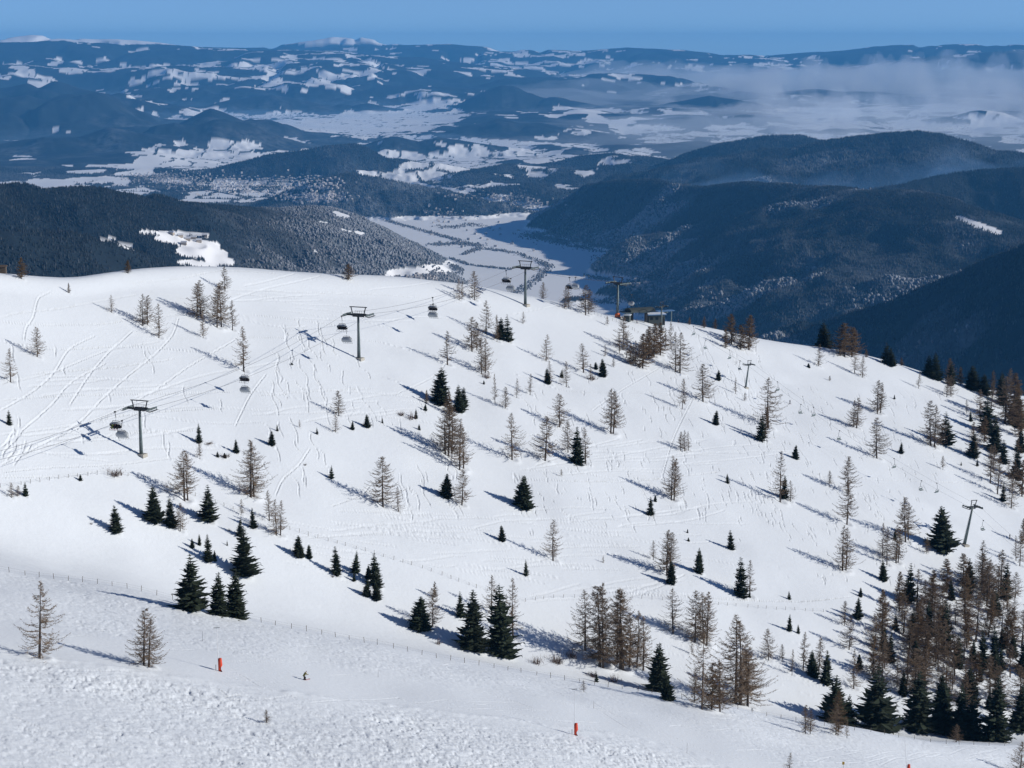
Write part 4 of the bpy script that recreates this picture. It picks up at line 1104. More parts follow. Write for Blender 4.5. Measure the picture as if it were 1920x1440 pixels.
def make_pylon(H, rz, P, label, small=False, tilt=0.0):
    """H total height; local x across the line, y along it"""
    o = empty("lift_pylon", P, rz)
    RM = Matrix.Rotation(tilt, 4, 'Y') @ Matrix.Rotation(rz, 4, 'Z')
    o.rotation_euler = RM.to_euler()
    s = H / 14.7
    zb = .845 * H                                     # crossarm height
    A = 3.5 * s if not small else 2.2 * H / 11        # rope offset
    b = MB(); b.tube([(0, 0, -.6), (0, 0, zb + .1 * s)], [.52 * s, .27 * s], 16); b.build("pole", M_STEEL, o, True)
    b = MB()
    b.box((0, 0, -.15), (2.4 * s, 2.4 * s, 1.0)); b.build("footing", M_CONC, o)
    b = MB()
    b.box((0, 0, zb), (2 * A, .42 * s, .5 * s)); b.box((0, 0, zb - .42 * s), (A * 1.0, .3 * s, .35 * s))
    if not small:
        b.box((0, .8 * s, zb + .05), (2 * A * .55, .06, .5 * s)); b.box((0, -.8 * s, zb + .05), (2 * A * .55, .06, .5 * s))
    b.build("crossarm", M_DARK, o)
    b = MB()
    w = 2.25 * s if not small else 1.3 * s
    for sx in (-1, 1):
        b.tube([(sx * w * .78, 0, zb + .2 * s), (sx * w, 0, H - .12 * s)], .15 * s, 6)
    b.tube([(-w * 1.18, 0, H - .1 * s), (w * 1.18, 0, H - .1 * s)], .14 * s, 6)
    for k in range(5): b.tube([(-w * .6 + k * w * .3, .8 * s if not small else .3, zb), (-w * .6 + k * w * .3, .8 * s if not small else .3, zb + 1.0 * s)], .03 * s, 4)
    b.tube([(-w * .65, .8 * s if not small else .3, zb + 1.0 * s), (w * .65, .8 * s if not small else .3, zb + 1.0 * s)], .03 * s, 4)
    b.build("lifting_frame", M_DARK, o)
    L = 2.6 * s if not small else 1.7 * s
    for sx in (-1, 1):
        b = MB(); b.box((sx * A, 0, zb + .08 * s), (.22 * s, 2 * L, .30 * s))
        b.tube([(sx * A, -L * 1.05, zb - .1 * s), (sx * (A + .7 * s), -L * .5, zb - .35 * s), (sx * (A + .7 * s), L * .5, zb - .35 * s), (sx * A, L * 1.05, zb - .1 * s)], .09 * s, 6)
        b.box((sx * (A + .5 * s), 0, zb - .35 * s), (.7 * s, 1.7 * L, .05 * s))
        tr = b.build("sheave_train", M_DARK, o)
        n = 8 if not small else 4
        for k in range(n):
            y = -L * .9 + 1.8 * L * k / (n - 1)
            w_ = MB(); w_.tube([(sx * A - .09 * s, y, zb + .12 * s), (sx * A + .16 * s, y, zb + .12 * s)], .27 * s, 12); w_.build("sheave", M_STEEL, tr, False)
    b = MB()
    for sx in (-.2, .2): b.tube([(sx, -.62 * s, .2), (sx, -.36 * s, zb)], .035, 4)
    for k in range(int(zb / .7)): 
        z = .4 + k * .7; y = (-.62 + .26 * z / zb) * s
        b.tube([(-.2, y, z), (.2, y, z)], .02, 4, False)
    b.build("ladder", M_DARK, o)
    tag(o, label, "lift pylon", "pylons of the small chairlift" if small else "pylons of the bubble chairlift")
    return o, [RM @ Vector((sx * A, 0, zb + .42 * s)) + Vector(P) for sx in (-1, 1)]

def foot(px, py):
    P = ground(px, py)
    if P is None:
        a = azs(px, py)[0]; P = at_polar(a, float(np.interp(a, AZ, SR)) + 3)
    return P
def hgt(px, py, top):
    P = foot(px, py); r = math.hypot(P.x, P.y); return azs(px, top)[1] * r - P.z
def line_rz(d): return math.atan2(-d[0], d[1])     # local y along d

main_px = [(265, 853, 750), (673, 673, 575), (985, 572, 489), (1158, 593, 519)]
MP = [foot(a, b) for a, b, c in main_px]
MH = [hgt(*q_) for q_ in main_px]
P0 = MP[0] - (MP[1] - MP[0]) * .75; P0.z = g_xy(P0.x, P0.y)
ST = foot(1196, 603)                                # top station
if ST is None: ST = at_polar(azs(1196, 603)[0], 870)
pl = [P0] + MP
ph = [15.0] + MH
plab = ["lift pylon standing outside the left picture edge", "grey lift pylon nearest the camera, standing at the left on a concrete footing", "grey lift pylon in the upper left middle of the white slope",
        "grey lift pylon on the ridge crest in front of the snowy valley", "last lift pylon beside the station, orange pad round its foot"]
ropes = [[], []]
for i, P in enumerate(pl):
    nx = pl[i + 1] if i + 1 < len(pl) else ST; pv = pl[i - 1] if i else P
    d = (nx - pv); rz = line_rz(d)
    o, ends = make_pylon(ph[i], rz, P, plab[i])
    ropes[0].append(ends[0]); ropes[1].append(ends[1])
    if i == 4:
        b = MB(); b.tube([(0, 0, -.2), (0, 0, .3), (0, 0, 1.6), (0, 0, 2.1)], [.9, 1.25, 1.2, .7], 14); b.build("foot_pad", M_ORA, o, True)
dS = (ST - MP[3]); dS.z = 0; dS.normalize(); sS = Vector((dS.y, -dS.x, 0))
for k, sg in ((0, -1), (1, 1)): ropes[k].append(ST + sS * sg * 3.0 + Vector((0, 0, 5.2)))

def sag(A, B, t, f=.022):
    L = (B - A).length
    return A.lerp(B, t) - Vector((0, 0, 4 * f * L * t * (1 - t)))
def rope_obj(chains, label, name="haul_rope", rad=.038):
    b = MB()
    for ch in chains:
        pts = []
        for i in range(len(ch) - 1):
            for k in range(10): pts.append(sag(ch[i], ch[i + 1], k / 10))
        pts.append(ch[-1])
        b.tube(pts, rad, 4, False)
    return tag(b.build(name, M_ROPE), label, "cable")
rope_obj(ropes, "thin steel haul rope of the bubble chairlift running from pylon to pylon")

def make_chair():
    o = empty("bubble_chair")
    prof = [(-.52, -.25), (-.80, .15), (-.86, .65), (-.62, 1.12), (-.10, 1.38), (.42, 1.34), (.72, 1.05)]
    V = []; F = []
    nx = 10
    for i in range(nx + 1):
        u = -1 + 2 * i / nx; x = 1.62 * u; e = (1 - abs(u) ** 3.2 * .42)
        for y, z in prof: V.append((x, -.05 + (y + .05) * e, .35 + (z - .35) * e))
    n = len(prof)
    for i in range(nx):
        for j in range(n - 1): F.append((i * n + j, (i + 1) * n + j, (i + 1) * n + j + 1, i * n + j + 1))
    for e0 in (0, nx): F.append(tuple(e0 * n + j for j in range(n)))
    me = bpy.data.meshes.new("canopy"); me.from_pydata(V, [], F); me.materials.append(M_BUB)
    link_mesh("canopy", me, o)
    b = MB(); b.box((0, .12, -.12), (2.9, .62, .16)); b.box((0, -.30, .25), (2.9, .14, .72)); b.build("seat", M_SEAT, o)
    b = MB()
    for x in (-1.5, -.75, 0, .75, 1.5): b.tube([(x, .42, -.15), (x, .5, -.62), (x, .72, -.70)], .035, 5)
    b.tube([(-1.5, .72, -.70), (1.5, .72, -.70)], .03, 5); b.tube([(-1.55, .4, .3), (1.55, .4, .3)], .035, 5)
    b.build("footrest", M_DARK, o)
    b = MB(); b.tube([(-1.2, -.35, 1.2), (-.9, -.15, 1.62), (.9, -.15, 1.62), (1.2, -.35, 1.2)], .07, 6); b.tube([(0, -.15, 1.6), (0, -.25, 2.6), (.1, 0, 3.9)], .075, 6); h_ = b.build("hanger", M_DARK, o)
    b = MB(); b.box((0, 0, 3.95), (.28, .62, .30)); b.tube([(.12, -.35, 4.1), (.12, .35, 4.1)], .09, 6); b.build("grip", M_DARK, h_)
    return o
def at_px_on(A, B, px, f=.022):
    best = min(range(0, 101), key=lambda k: abs(pix(sag(A, B, k / 100, f))[0] - px))
    return sag(A, B, best / 100, f)
ch0 = make_chair(); used0 = False
CHS = []
def hang(k, seg, px, label, s=1.0):
    global used0
    A, B = ropes[k][seg], ropes[k][seg + 1]
    p = at_px_on(A, B, px)
    o = ch0 if not used0 else copy_tree(ch0); used0 = True
    o.location = p - Vector((0, 0, 4.0 * s)); o.scale = (s, s, s)
    d = B - A; o.rotation_euler = (0, 0, line_rz(d if k == 1 else -d))
    tag(o, label, "lift chair", "chairs of the bubble chairlift"); CHS.append(o)
hang(0, 0, 216, "lower bubble chair with riders, left of the leftmost pylon", 1.05)
hang(1, 0, 229, "empty grey bubble chair close beside the leftmost pylon", 1.05)
hang(0, 1, 456, "lower dark bubble chair hanging below the lone upper left larch")
hang(1, 1, 458, "upper bubble chair hidden against the foot of the larch")
hang(0, 1, 641, "upper grey bubble chair just left of the second pylon", 1.1)
hang(1, 1, 651, "lower dark bubble chair just left of the second pylon", 1.1)
hang(0, 2, 810, "upper of two stacked bubble chairs between the second and ridge pylons", 1.15)
hang(1, 2, 813, "lower of two stacked bubble chairs between the second and ridge pylons", 1.15)
hang(0, 2, 950, "upper bubble chair left of the ridge crest pylon", 1.15)
hang(1, 2, 957, "lower bubble chair left of the ridge crest pylon", 1.15)
hang(0, 3, 1068, "left bubble chair of the pair over the snowy valley", 1.15)
hang(1, 3, 1079, "right bubble chair of the pair over the snowy valley", 1.15)
hang(1, 4, 1184, "bubble chair arriving above the top station", 1.1)

# ---- the small two seat chairlift running down the right slope
sp = [(1240, 622, 566), (1398, 727, 675), (1808, 1022, 936)]
SPt = [foot(a, b) for a, b, c in sp]; SH = [hgt(*q_) for q_ in sp]
P3 = SPt[2] + (SPt[2] - SPt[1]) * .55
a3 = math.atan2(P3.x, P3.y); P3.z = g_xy(P3.x, P3.y) if abs(a3) < R(21) else SPt[2].z - 25
P9 = SPt[0] - (SPt[1] - SPt[0]).normalized() * 14
spl = SPt + [P3]; SH.append(12.0)
slab = ["dark slender pylon of the small chairlift in front of the station hut", "small chairlift pylon on the upper right piste", "leaning looking small chairlift pylon at the right beside a lone spruce", "small chairlift pylon outside the right picture edge"]
sr = [[], []]
for i, P in enumerate(spl):
    nx = spl[i + 1] if i + 1 < len(spl) else P + (P - spl[i - 1]); pv = spl[i - 1] if i else P9
    o, ends = make_pylon(SH[i], line_rz(nx - pv), P, slab[i], True, [0, R(7), R(10), R(8)][i])
    sr[0].append(ends[0]); sr[1].append(ends[1])
for k in (0, 1): sr[k].insert(0, P9 + (sr[k][0] - SPt[0]) * .3 + Vector((0, 0, 4.5)))
rope_obj(sr, "thin steel haul rope of the small chairlift down the right slope", rad=.024)
def make_small_chair():
    o = empty("two_seat_chair")
    b = MB(); b.box((0, .1, 0), (1.5, .55, .1)); b.build("seat", M_STEEL, o)
    b = MB(); b.box((0, -.2, .38), (1.5, .06, .5)); b.build("backrest", M_STEEL, o)
    b = MB(); b.tube([(-.8, .35, 0), (-.8, -.2, .05), (-.8, -.3, .9), (0, -.3, 1.15)], .045, 5); b.tube([(.8, .35, 0), (.8, -.2, .05), (.8, -.3, .9), (0, -.3, 1.15)], .045, 5)
    b.tube([(0, -.3, 1.1), (0, -.3, 2.1), (.0, 0, 2.9)], .05, 5); b.box((0, 0, 3.0), (.2, .45, .2)); b.build("hanger", M_DARK, o)
    return o
sc0 = make_small_chair(); first = True
slots = [(0, 1, 1300, "highest small chair just below the station"), (1, 1, 1323, "second highest small chair below the station"), (0, 1, 1368, "small chair just above the upper small pylon"), (1, 1, 1388, "small chair touching the upper small pylon"),
         (0, 2, 1457, "first small chair below the upper small pylon"), (1, 2, 1502, "second small chair below the upper small pylon"), (0, 2, 1527, "small chair near the middle of the long span"), (1, 2, 1575, "small chair right of the long span's middle"),
         (0, 2, 1678, "small chair left of the larch column at right"), (1, 2, 1729, "lone small chair over open snow at right"), (0, 2, 1758, "small chair above the lone right hand spruce"), (1, 3, 1843, "small chair right of the lower small pylon")]
for k, seg, px, lb in slots:
    p = at_px_on(sr[k][seg], sr[k][seg + 1], px, .022)
    o = sc0 if first else copy_tree(sc0); first = False
    s_ = 1.25; o.scale = (s_, s_, s_); o.location = p - Vector((0, 0, 3.0 * s_)); d = sr[k][seg + 1] - sr[k][seg]
    o.rotation_euler = (0, 0, line_rz(d if k else -d))
    tag(o, lb + " on thin hanger", "lift chair", "chairs of the small chairlift")

# ---- top station: drive housing on columns, operator hut, blue and white roof
rzS = line_rz(dS)
o = empty("lift_station", ST, rzS)
tag(o, "dark lift top station with rounded housing on columns at the ridge", "lift station")
b = MB()
segs = 12
for i in range(segs):
    a0 = math.pi * i / segs; a1 = math.pi * (i + 1) / segs
    for (a_, b_) in ((a0, a1),):
        q0 = (3.2 * math.cos(a_), 0, 4.8 + 1.3 * math.sin(a_)); q1 = (3.2 * math.cos(b_), 0, 4.8 + 1.3 * math.sin(b_))
        b.add([(q0[0], -5, q0[2]), (q1[0], -5, q1[2]), (q1[0], 7, q1[2]), (q0[0], 7, q0[2])], [(0, 1, 2, 3)])
        b.add([(0, -5, 4.8), (q0[0], -5, q0[2]), (q1[0], -5, q1[2])], [(0, 1, 2)]); b.add([(0, 7, 4.8), (q0[0], 7, q0[2]), (q1[0], 7, q1[2])], [(0, 1, 2)])
b.box((0, 1, 4.6), (6.4, 12, .4)); b.build("housing", M_HUT, o)
for y in (-3, 4):
    b = MB(); b.box((0, y, 2.1), (1.0, 1.0, 5)); b.build("column", M_DARK, o)
b = MB(); b.tube([(0, 3, 4.0), (0, 3, 4.3)], 2.9, 24); b.build("bullwheel", M_STEEL, o)
b = MB(); b.box((0, -6.5, 4.5), (7.5, 3.2, .25)); b.tube([(-3.4, -8, 4.4), (-3.4, -5, 4.4)], .2, 6); b.tube([(3.4, -8, 4.4), (3.4, -5, 4.4)], .2, 6); b.build("guide_rail", M_STEEL, o)
HB = foot(1229, 607) or at_polar(azs(1229, 607)[0], 880)
o = empty("operator_hut", HB, R(12))
tag(o, "dark grey hut with snow covered flat roof behind the slender pylon", "hut")
b = MB(); b.box((0, 0, 1.8), (7.4, 4.4, 4.6)); b.build("wall", M_HUT, o)
b = MB(); b.box((0, 0, 4.3), (8.6, 5.6, .35)); rf = b.build("roof", M_BLUE, o)
b = MB(); b.box((0, 0, 4.62), (8.2, 5.2, .27)); b.build("snow_cover", M_SNOWC, rf)
for x in (-2.4, 0, 2.4):
    b = MB(); b.box((x, -2.22, 2.6), (1.3, .06, 1.1)); b.build("window", M_GLASS, o)
b = MB(); b.box((3.1, -2.23, 1.2), (.95, .06, 2.0)); b.build("door", M_DARK, o)
RB = foot(1246, 606) or at_polar(azs(1246, 606)[0], 885)
RB = at_polar(math.atan2(RB.x, RB.y), math.hypot(RB.x, RB.y) + 7)
o = empty("bullwheel_frame", RB, R(25))
tag(o, "blue topped return wheel frame of the small chairlift behind the hut", "lift machinery")
for x in (-3.5, 3.5):
    b = MB(); b.box((x, 0, 2.2), (.35, .35, 5.0)); b.build("post", M_STEEL, o)
b = MB(); b.box((0, 0, 4.8), (8.4, 3.4, .3)); b.build("cover", M_BLUE, o)
b = MB(); b.tube([(0, 0, 4.1), (0, 0, 4.35)], 1.6, 20); b.build("wheel", M_STEEL, o)
SB = foot(1176, 602) or ST
o = empty("control_cabin", SB, R(-20))
tag(o, "small dark glazed control cabin between last pylon and station", "hut")
b = MB(); b.box((0, 0, 1.2), (2.6, 2.4, 2.9)); b.build("wall", M_HUT, o)
b = MB(); b.box((0, 0, 2.75), (3.1, 2.9, .2)); b.build("roof", M_SNOWC, o)
b = MB(); b.box((0, -1.22, 1.7), (2.1, .06, 1.0)); b.build("window", M_GLASS, o)
# wooden hut edge at the far left of the ridge
WB = at_polar(azs(2, 514)[0], float(np.interp(azs(2, 514)[0], AZ, SR)) + 9)
o = empty("timber_hut", WB, R(8)); tag(o, "brown timber hut peeping over the ridge at the left edge", "hut")
b = MB(); b.box((0, 0, .9), (3.2, 2.6, 2.6)); b.build("wall", M_WOODP, o)
b = MB(); b.add([(-1.9, -1.6, 2.21), (1.9, -1.6, 2.21), (1.9, 1.6, 2.21), (-1.9, 1.6, 2.21), (-1.9, 0, 2.7), (1.9, 0, 2.7)], [(0, 1, 5, 4), (2, 3, 4, 5), (0, 4, 3), (1, 2, 5), (0, 3, 2, 1)]); b.build("roof", mat("timber_roof", (0.12, 0.09, 0.07), .9), o)

# ------------------------------------------------------------------ fences of thin posts
def fence(line, spacing, hgt_, label, on_crest=False):
    xs = [q_[0] for q_ in line]; ys = [q_[1] for q_ in line]
    o = None; post = None; k = 0; prev = None; wires = MB()
    x = xs[0]
    g = random.Random(3)
    while x <= xs[-1]:
        px = x + g.uniform(-2, 2); py = float(np.interp(px, xs, ys))
        if on_crest:
            a = azs(px, py)[0]; P = at_polar(a, float(np.interp(a, AZ, CR)) + 1.0)
        else: P = ground(px, py)
        x += spacing * g.uniform(.92, 1.08)
        if P is None: continue
        if o is None:
            o = empty("fence", P); base = P.copy()
            b = MB(); b.tube([(0, 0, -.3), (0, 0, 1)], .055, 6)
            pm = b.build("post", M_WOODP, o); post = pm.data; pm.scale = (.9, .9, hgt_)
        else:
            pm = link_mesh("post", post, o)
            pm.location = P - base; pm.scale = (.9, .9, hgt_ * g.uniform(.8, 1.15)); pm.rotation_euler = (g.uniform(-.08, .08), g.uniform(-.08, .08), 0)
        q_ = P - base
        if prev is not None:
            for zz in (.45, .85): wires.tube([prev + Vector((0, 0, hgt_ * zz)), q_ + Vector((0, 0, hgt_ * zz))], .008, 3, False)
        prev = q_; k += 1
    wires.build("wire", M_ROPE, o)
    tag(o, label, "fence")
    return k
k1 = fence([(-10, 1066), (240, 1110), (480, 1172), (700, 1211), (960, 1255), (1200, 1300), (1440, 1345), (1600, 1375), (1900, 1398)], 27.5, 1.15, "wire fence with dark posts along the crest of the foreground slope", True)
k2 = fence([(2, 914), (60, 906), (110, 898), (180, 890), (247, 893), (300, 908), (390, 938), (540, 992), (600, 1010), (700, 1038), (800, 1068), (900, 1105), (985, 1128), (1030, 1122), (1085, 1120), (1200, 1122), (1300, 1130), (1440, 1142), (1560, 1148)], 18, 1.05, "long thin post fence crossing the middle slope below the piste")
k3 = fence([(1085, 578), (1110, 588), (1150, 602), (1185, 618), (1210, 634)], 7, 1.2, "short dark snow fence running down in front of the station")
print("posts", k1, k2, k3)

# ------------------------------------------------------------------ snow lances, marker poles, sign
def lance(px, py, top, lean, label):
    P = ground(px, py); r = math.hypot(P.x, P.y); H = (azs(px, top)[1] - azs(px, py)[1]) * r
    o = empty("snow_lance", P); tag(o, label, "snow lance", "red padded snow lances on the foreground run")
    b = MB(); b.tube([(0, 0, 0), (lean * H, .2, H)], [.075, .035], 8); b.build("pole", M_WHITE, o)
    b = MB(); b.tube([(.30, 0, -.15), (.32, 0, 1.0), (.28, 0, 2.25)], [.34, .36, .30], 12); b.tube([(.12, 0, -.1), (.10, 0, 2.0)], [.16, .16], 8); b.build("pad", M_RED, o, True)
    b = MB(); b.tube([(lean * H - .6, .2, H), (lean * H + .5, .2, H + .05)], .05, 6); b.build("nozzle", M_DARK, o)
    b = MB(); b.box((-.45, -.1, .5), (.08, .08, 1.3)); b.build("hydrant_post", M_DARK, o)
lance(410, 1258, 1178, -.02, "red padded snow lance with thin white pole at the left")
lance(1077, 1378, 1293, .0, "red padded snow lance with white pole in the middle foreground")
lance(1701, 1452, 1365, -.10, "red padded snow lance leaning left at the lower right edge")
def marker(px, py, top, c, label, rad=.03):
    P = ground(px, py)
    if P is None: return
    r = math.hypot(P.x, P.y); H = (azs(px, top)[1] - azs(px, py)[1]) * r
    b = MB(); b.tube([(0, 0, -.2), (0, 0, H * .5), (.03, 0, H)], [rad, rad * .8, rad * .5], 6)
    o = b.build("marker_pole", c); o.location = P; tag(o, label, "pole", "thin marker poles beside the run")
marker(380, 1202, 1183, M_DARK, "short thin marker pole left of the left red lance")
marker(709, 1270, 1258, M_WOODP, "short thin marker pole on the groomed run right of the skier")
marker(1288, 1412, 1392, M_DARK, "thin grey marker pole on the groomed run at bottom right centre")
marker(1113, 1328, 1314, M_WOODP, "faint marker pole right of the middle red lance")
P = ground(1581, 1440) or ground(1581, 1438)
o = empty("piste_sign", P); tag(o, "small blank yellow piste sign on a pole at the bottom edge", "sign")
b = MB(); b.tube([(0, 0, -.2), (0, 0, 1.3)], .03, 6); b.build("pole", M_DARK, o)
b = MB(); b.box((0, 0, 1.05), (.48, .04, .62)); b.build("board", mat("yellow_sign", (0.60, 0.36, 0.04), .6), o)

# ------------------------------------------------------------------ leafless brush
M_BRUSH = mat("brush_twigs", (0.15, 0.10, 0.08), .9, var=.3)
def brush_mesh(seed, n, flat):
    g = random.Random(seed); V = []; F = []
    for i in range(n):
        a = g.uniform(0, 6.28); l = g.uniform(.5, 1.1); el = g.uniform(.1, 1.2) * flat
        p = Vector((g.gauss(0, .35), g.gauss(0, .25), -.05)); d = Vector((math.cos(a) * math.cos(el), math.sin(a) * math.cos(el), math.sin(el)))
        q1 = p + d * l * .5; q2 = q1 + (d + Vector((0, 0, g.uniform(-.1, .5)))).normalized() * l * .5
        s = d.cross(Vector((0, 0, 1))).normalized() * .022
        b = len(V); V += [p - s, p + s, q1 + s * .7, q1 - s * .7, q2]; F += [(b, b + 1, b + 2, b + 3), (b + 3, b + 2, b + 4)]
        for k in range(5):
            u = g.uniform(.3, 1); c = p.lerp(q1, u) if g.random() < .5 else q1.lerp(q2, u)
            e = c + Vector((g.uniform(-1, 1), g.uniform(-1, 1), g.uniform(-.1, 1))).normalized() * g.uniform(.12, .3)
            s2 = Vector((g.uniform(-1, 1), g.uniform(-1, 1), 0)) * .014
            b = len(V); V += [c - s2, c + s2, e]; F.append((b, b + 1, b + 2))
    me = bpy.data.meshes.new("shrub"); me.from_pydata([tuple(v) for v in V], [], F); me.materials.append(M_BRUSH); return me
BR = [brush_mesh(1, 90, .7), brush_mesh(2, 60, 1.1), brush_mesh(3, 120, .5)]
for i, (px, py, w, h, lb) in enumerate([(214, 891, 40, 18, "wide pile of cut brush beside the left fence end"), (1006, 1244, 38, 15, "low brown brush on the bank left of the larch grove"), (1044, 1242, 34, 28, "upright spindly bush on the bank left of the larch grove"),
        (1072, 1232, 30, 20, "spindly bush nearest the larch grove on the bank"), (822, 1208, 18, 14, "small crooked bush below the two tall spruces' left side"), (624, 1082, 6, 7, "tiny dry twig bush below the middle saplings"), (420, 857, 28, 9, "low brush among the saplings right of the left pylon"),
        (771, 786, 22, 14, "dry bush left of the rust topped larches"), (752, 778, 18, 12, "small dry bush upper left of the rust topped larches"), (912, 708, 22, 14, "thin bush left of the central larches"), (1110, 712, 26, 12, "low scrub under the upper middle larches"),
        (390, 832, 22, 7, "low scrub right of the small brown spruce"), (171, 983, 7, 5, "tiny twig left of the round spruce"), (429, 995, 8, 5, "tiny twig above the lower left spruces"), (572, 872, 8, 6, "tiny twig tuft on the left piste"), (1110, 1268, 30, 12, "low frosted brush at the foot of the larch grove"), (1150, 1278, 34, 14, "dense low brush beneath the tall larch grove")]):
    P = ground(px, py)
    if P is None: continue
    r = math.hypot(P.x, P.y); o = link_mesh("shrub", BR[i % 3]); o.location = P; o.rotation_euler = (0, 0, i)
    sw = w / FPX * r / 1.9; o.scale = (sw, sw, h / FPX * r / .8); tag(o, lb, "shrub", "leafless shrubs on the snow")
# ------------------------------------------------------------------ people
dg = bpy.context.evaluated_depsgraph_get
def skin_mesh(name, verts, edges, radii, m, root=0, sub=1):
    me = bpy.data.meshes.new(name); me.from_pydata(verts, edges, [])
    ob = bpy.data.objects.new("tmp_" + name, me); col.objects.link(ob)
    sk = ob.modifiers.new("s", 'SKIN'); ss = ob.modifiers.new("u", 'SUBSURF'); ss.levels = sub; ss.render_levels = sub
    for i, v in enumerate(me.skin_vertices[0].data): v.radius = (radii[i], radii[i]) if not hasattr(radii[i], '__len__') else radii[i]
    me.skin_vertices[0].data[root].use_root = True
    bpy.context.view_layer.update()
    out = bpy.data.meshes.new_from_object(ob.evaluated_get(bpy.context.evaluated_depsgraph_get()))
    out.name = name; out.materials.clear(); out.materials.append(m)
    for p in out.polygons: p.use_smooth = True
    bpy.data.objects.remove(ob, do_unlink=True)
    return out
M_SKIN = mat("skin", (0.45, 0.28, 0.20), .6)
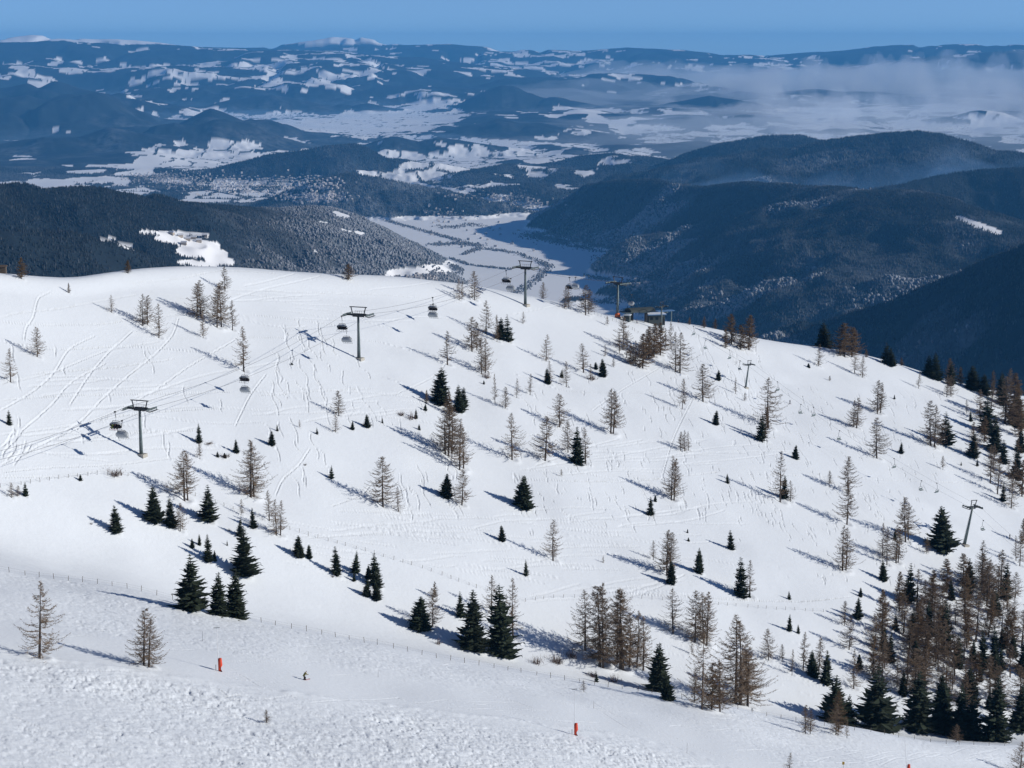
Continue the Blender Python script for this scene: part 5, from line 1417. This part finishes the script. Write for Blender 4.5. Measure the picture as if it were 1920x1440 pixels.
def person(P, rz, pose, jacket, trousers, label, name="person", skis=True, s=1.0, helmet=(0.03, 0.03, 0.03)):
    if pose == 'ski':
        hip = (0, -.22, .62); kn = [(sx * .14, .16, .42) for sx in (-1, 1)]; an = [(sx * .14, -.04, .08) for sx in (-1, 1)]
        ch = (0, .12, 1.02); nk = (0, .24, 1.20); hd = (0, .34, 1.34)
        el = [(sx * .34, .30, .92) for sx in (-1, 1)]; ha = [(sx * .30, .56, .92) for sx in (-1, 1)]
    elif pose == 'sit':
        hip = (0, 0, .10); kn = [(sx * .13, .46, .10) for sx in (-1, 1)]; an = [(sx * .13, .52, -.36) for sx in (-1, 1)]
        ch = (0, -.04, .48); nk = (0, -.02, .66); hd = (0, 0, .80)
        el = [(sx * .27, .10, .38) for sx in (-1, 1)]; ha = [(sx * .18, .34, .36) for sx in (-1, 1)]
    else:
        hip = (0, 0, .92); kn = [(sx * .11, .05, .50) for sx in (-1, 1)]; an = [(sx * .12, 0, .08) for sx in (-1, 1)]
        ch = (0, .02, 1.30); nk = (0, .02, 1.48); hd = (0, .05, 1.62)
        el = [(sx * .27, -.02, 1.10) for sx in (-1, 1)]; ha = [(sx * .26, .16, .90) for sx in (-1, 1)]
    sh = [(sx * .18, ch[1], nk[2] - .08) for sx in (-1, 1)]
    toe = [(a[0], a[1] + .18, a[2] - .04) for a in an]
    V = [hip, ch, nk, hd, (hd[0], hd[1] + .01, hd[2] + .10)]; E = [(0, 1), (1, 2), (2, 3), (3, 4)]; RD = [.13, .14, .055, .085, .07]
    for i in (0, 1):
        b = len(V); V += [sh[i], el[i], ha[i]]; E += [(2, b), (b, b + 1), (b + 1, b + 2)]; RD += [.065, .045, .032]
        for f in range(5):       # fingers round the pole grip
            q_ = Vector(ha[i]); fx = (-.02 + .012 * f); V.append((q_.x + fx, q_.y + .05 + .006 * (2 - abs(2 - f)), q_.z - .03)); E.append((b + 2, len(V) - 1)); RD.append(.009)
        b = len(V); V += [kn[i], an[i], toe[i]]; E += [(0, b), (b, b + 1), (b + 1, b + 2)]; RD += [.085, .05, .045]
    o = link_mesh(name, skin_mesh("person", V, E, RD, M_SKIN))
    o.location = P; o.rotation_euler = (0, 0, rz); o.scale = (s, s, s)
    jm = mat("jacket_cloth", jacket, .8); tm = mat("trouser_cloth", trousers, .8)
    V = [Vector(hip) + Vector((0, 0, -.02)), ch, nk]; E = [(0, 1), (1, 2)]; RD = [.175, .185, .09]
    for i in (0, 1):
        b = len(V); V += [sh[i], el[i], Vector(el[i]).lerp(Vector(ha[i]), .9)]; E += [(2, b), (b, b + 1), (b + 1, b + 2)]; RD += [.09, .07, .055]
    link_mesh("jacket", skin_mesh("jacket", [tuple(v) for v in V], E, RD, jm), o)
    V = [hip]; E = []; RD = [.16]
    for i in (0, 1):
        b = len(V); V += [kn[i], Vector(kn[i]).lerp(Vector(an[i]), .9)]; E += [(0, b), (b, b + 1)]; RD += [.11, .08]
    link_mesh("trousers", skin_mesh("trousers", [tuple(v) for v in V], E, RD, tm), o)
    link_mesh("helmet", skin_mesh("helmet", [(hd[0], hd[1] - .02, hd[2] + .03), (hd[0], hd[1] - .02, hd[2] + .12)], [(0, 1)], [.115, .085], mat("helmet_shell", helmet, .4)), o)
    if pose != 'walk':
        for i in (0, 1):
            b = MB(); a = an[i]; b.box((a[0], a[1] + .06, a[2] + .02), (.12, .32, .16)); b.build("boot", M_DARK, o)
            if skis:
                b = MB(); b.box((a[0], a[1] + .10, a[2] - .075), (.09, 1.45, .02)); b.tube([(a[0], a[1] + .82, a[2] - .075), (a[0], a[1] + .93, a[2] + .0)], .035, 6); b.build("ski", mat("ski_top", (0.5, 0.08, 0.05), .4), o)
                if pose != 'sit':
                    h_ = Vector(ha[i]); b = MB(); e = h_ + (Vector((0, -.85, -.28)) if pose == 'ski' else Vector((.08 * (i * 2 - 1), .1, -h_.z))); b.tube([h_ + Vector((0, .04, .08)), e], .012, 5); b.build("ski_pole", M_DARK, o)
    tag(o, label, "person")
    return o
def gperson(px, py, *a, **k):
    P = ground(px, py)
    if P is not None: return person(P + Vector((0, 0, .02)), *a, **k)
gperson(571, 1275, R(-62), 'ski', (0.22, 0.20, 0.05), (0.02, 0.02, 0.02), "skier in olive jacket crouching down the groomed foreground run", s=1.12)
gperson(1481, 757, R(-150), 'stand', (0.03, 0.04, 0.08), (0.02, 0.02, 0.03), "dark clad skier under the small chairlift on the upper right piste")
gperson(1893, 1010, R(-140), 'stand', (0.03, 0.03, 0.05), (0.02, 0.02, 0.02), "dark clad skier near the right edge beside the lower pylon", s=1.1)
gperson(1272, 605, R(-90), 'stand', (0.03, 0.05, 0.15), (0.02, 0.02, 0.02), "skier in navy right of the station hut")
gperson(1283, 606, R(-70), 'stand', (0.50, 0.14, 0.16), (0.4, 0.4, 0.42), "skier in pink jacket right of the navy skier at the station")
gperson(1194, 606, R(-120), 'stand', (0.25, 0.22, 0.30), (0.05, 0.05, 0.06), "skier in grey beside the station column")
for j, (x, c, lb) in enumerate([(-.7, (0.03, 0.02, 0.02), "rider in black seated at the left of the lower left chair"), (.1, (0.10, 0.03, 0.03), "rider in dark red seated in the middle of the lower left chair"), (.85, (0.35, 0.45, 0.06), "rider in yellow green seated at the right of the lower left chair")]):
    c0 = CHS[0]; M_ = Matrix.Rotation(c0.rotation_euler[2], 4, 'Z')
    person(Vector(c0.location) + M_ @ Vector((x, .0, .02)), c0.rotation_euler[2], 'sit', c, (0.02, 0.02, 0.025) if j < 2 else (0.5, 0.5, 0.1), lb)
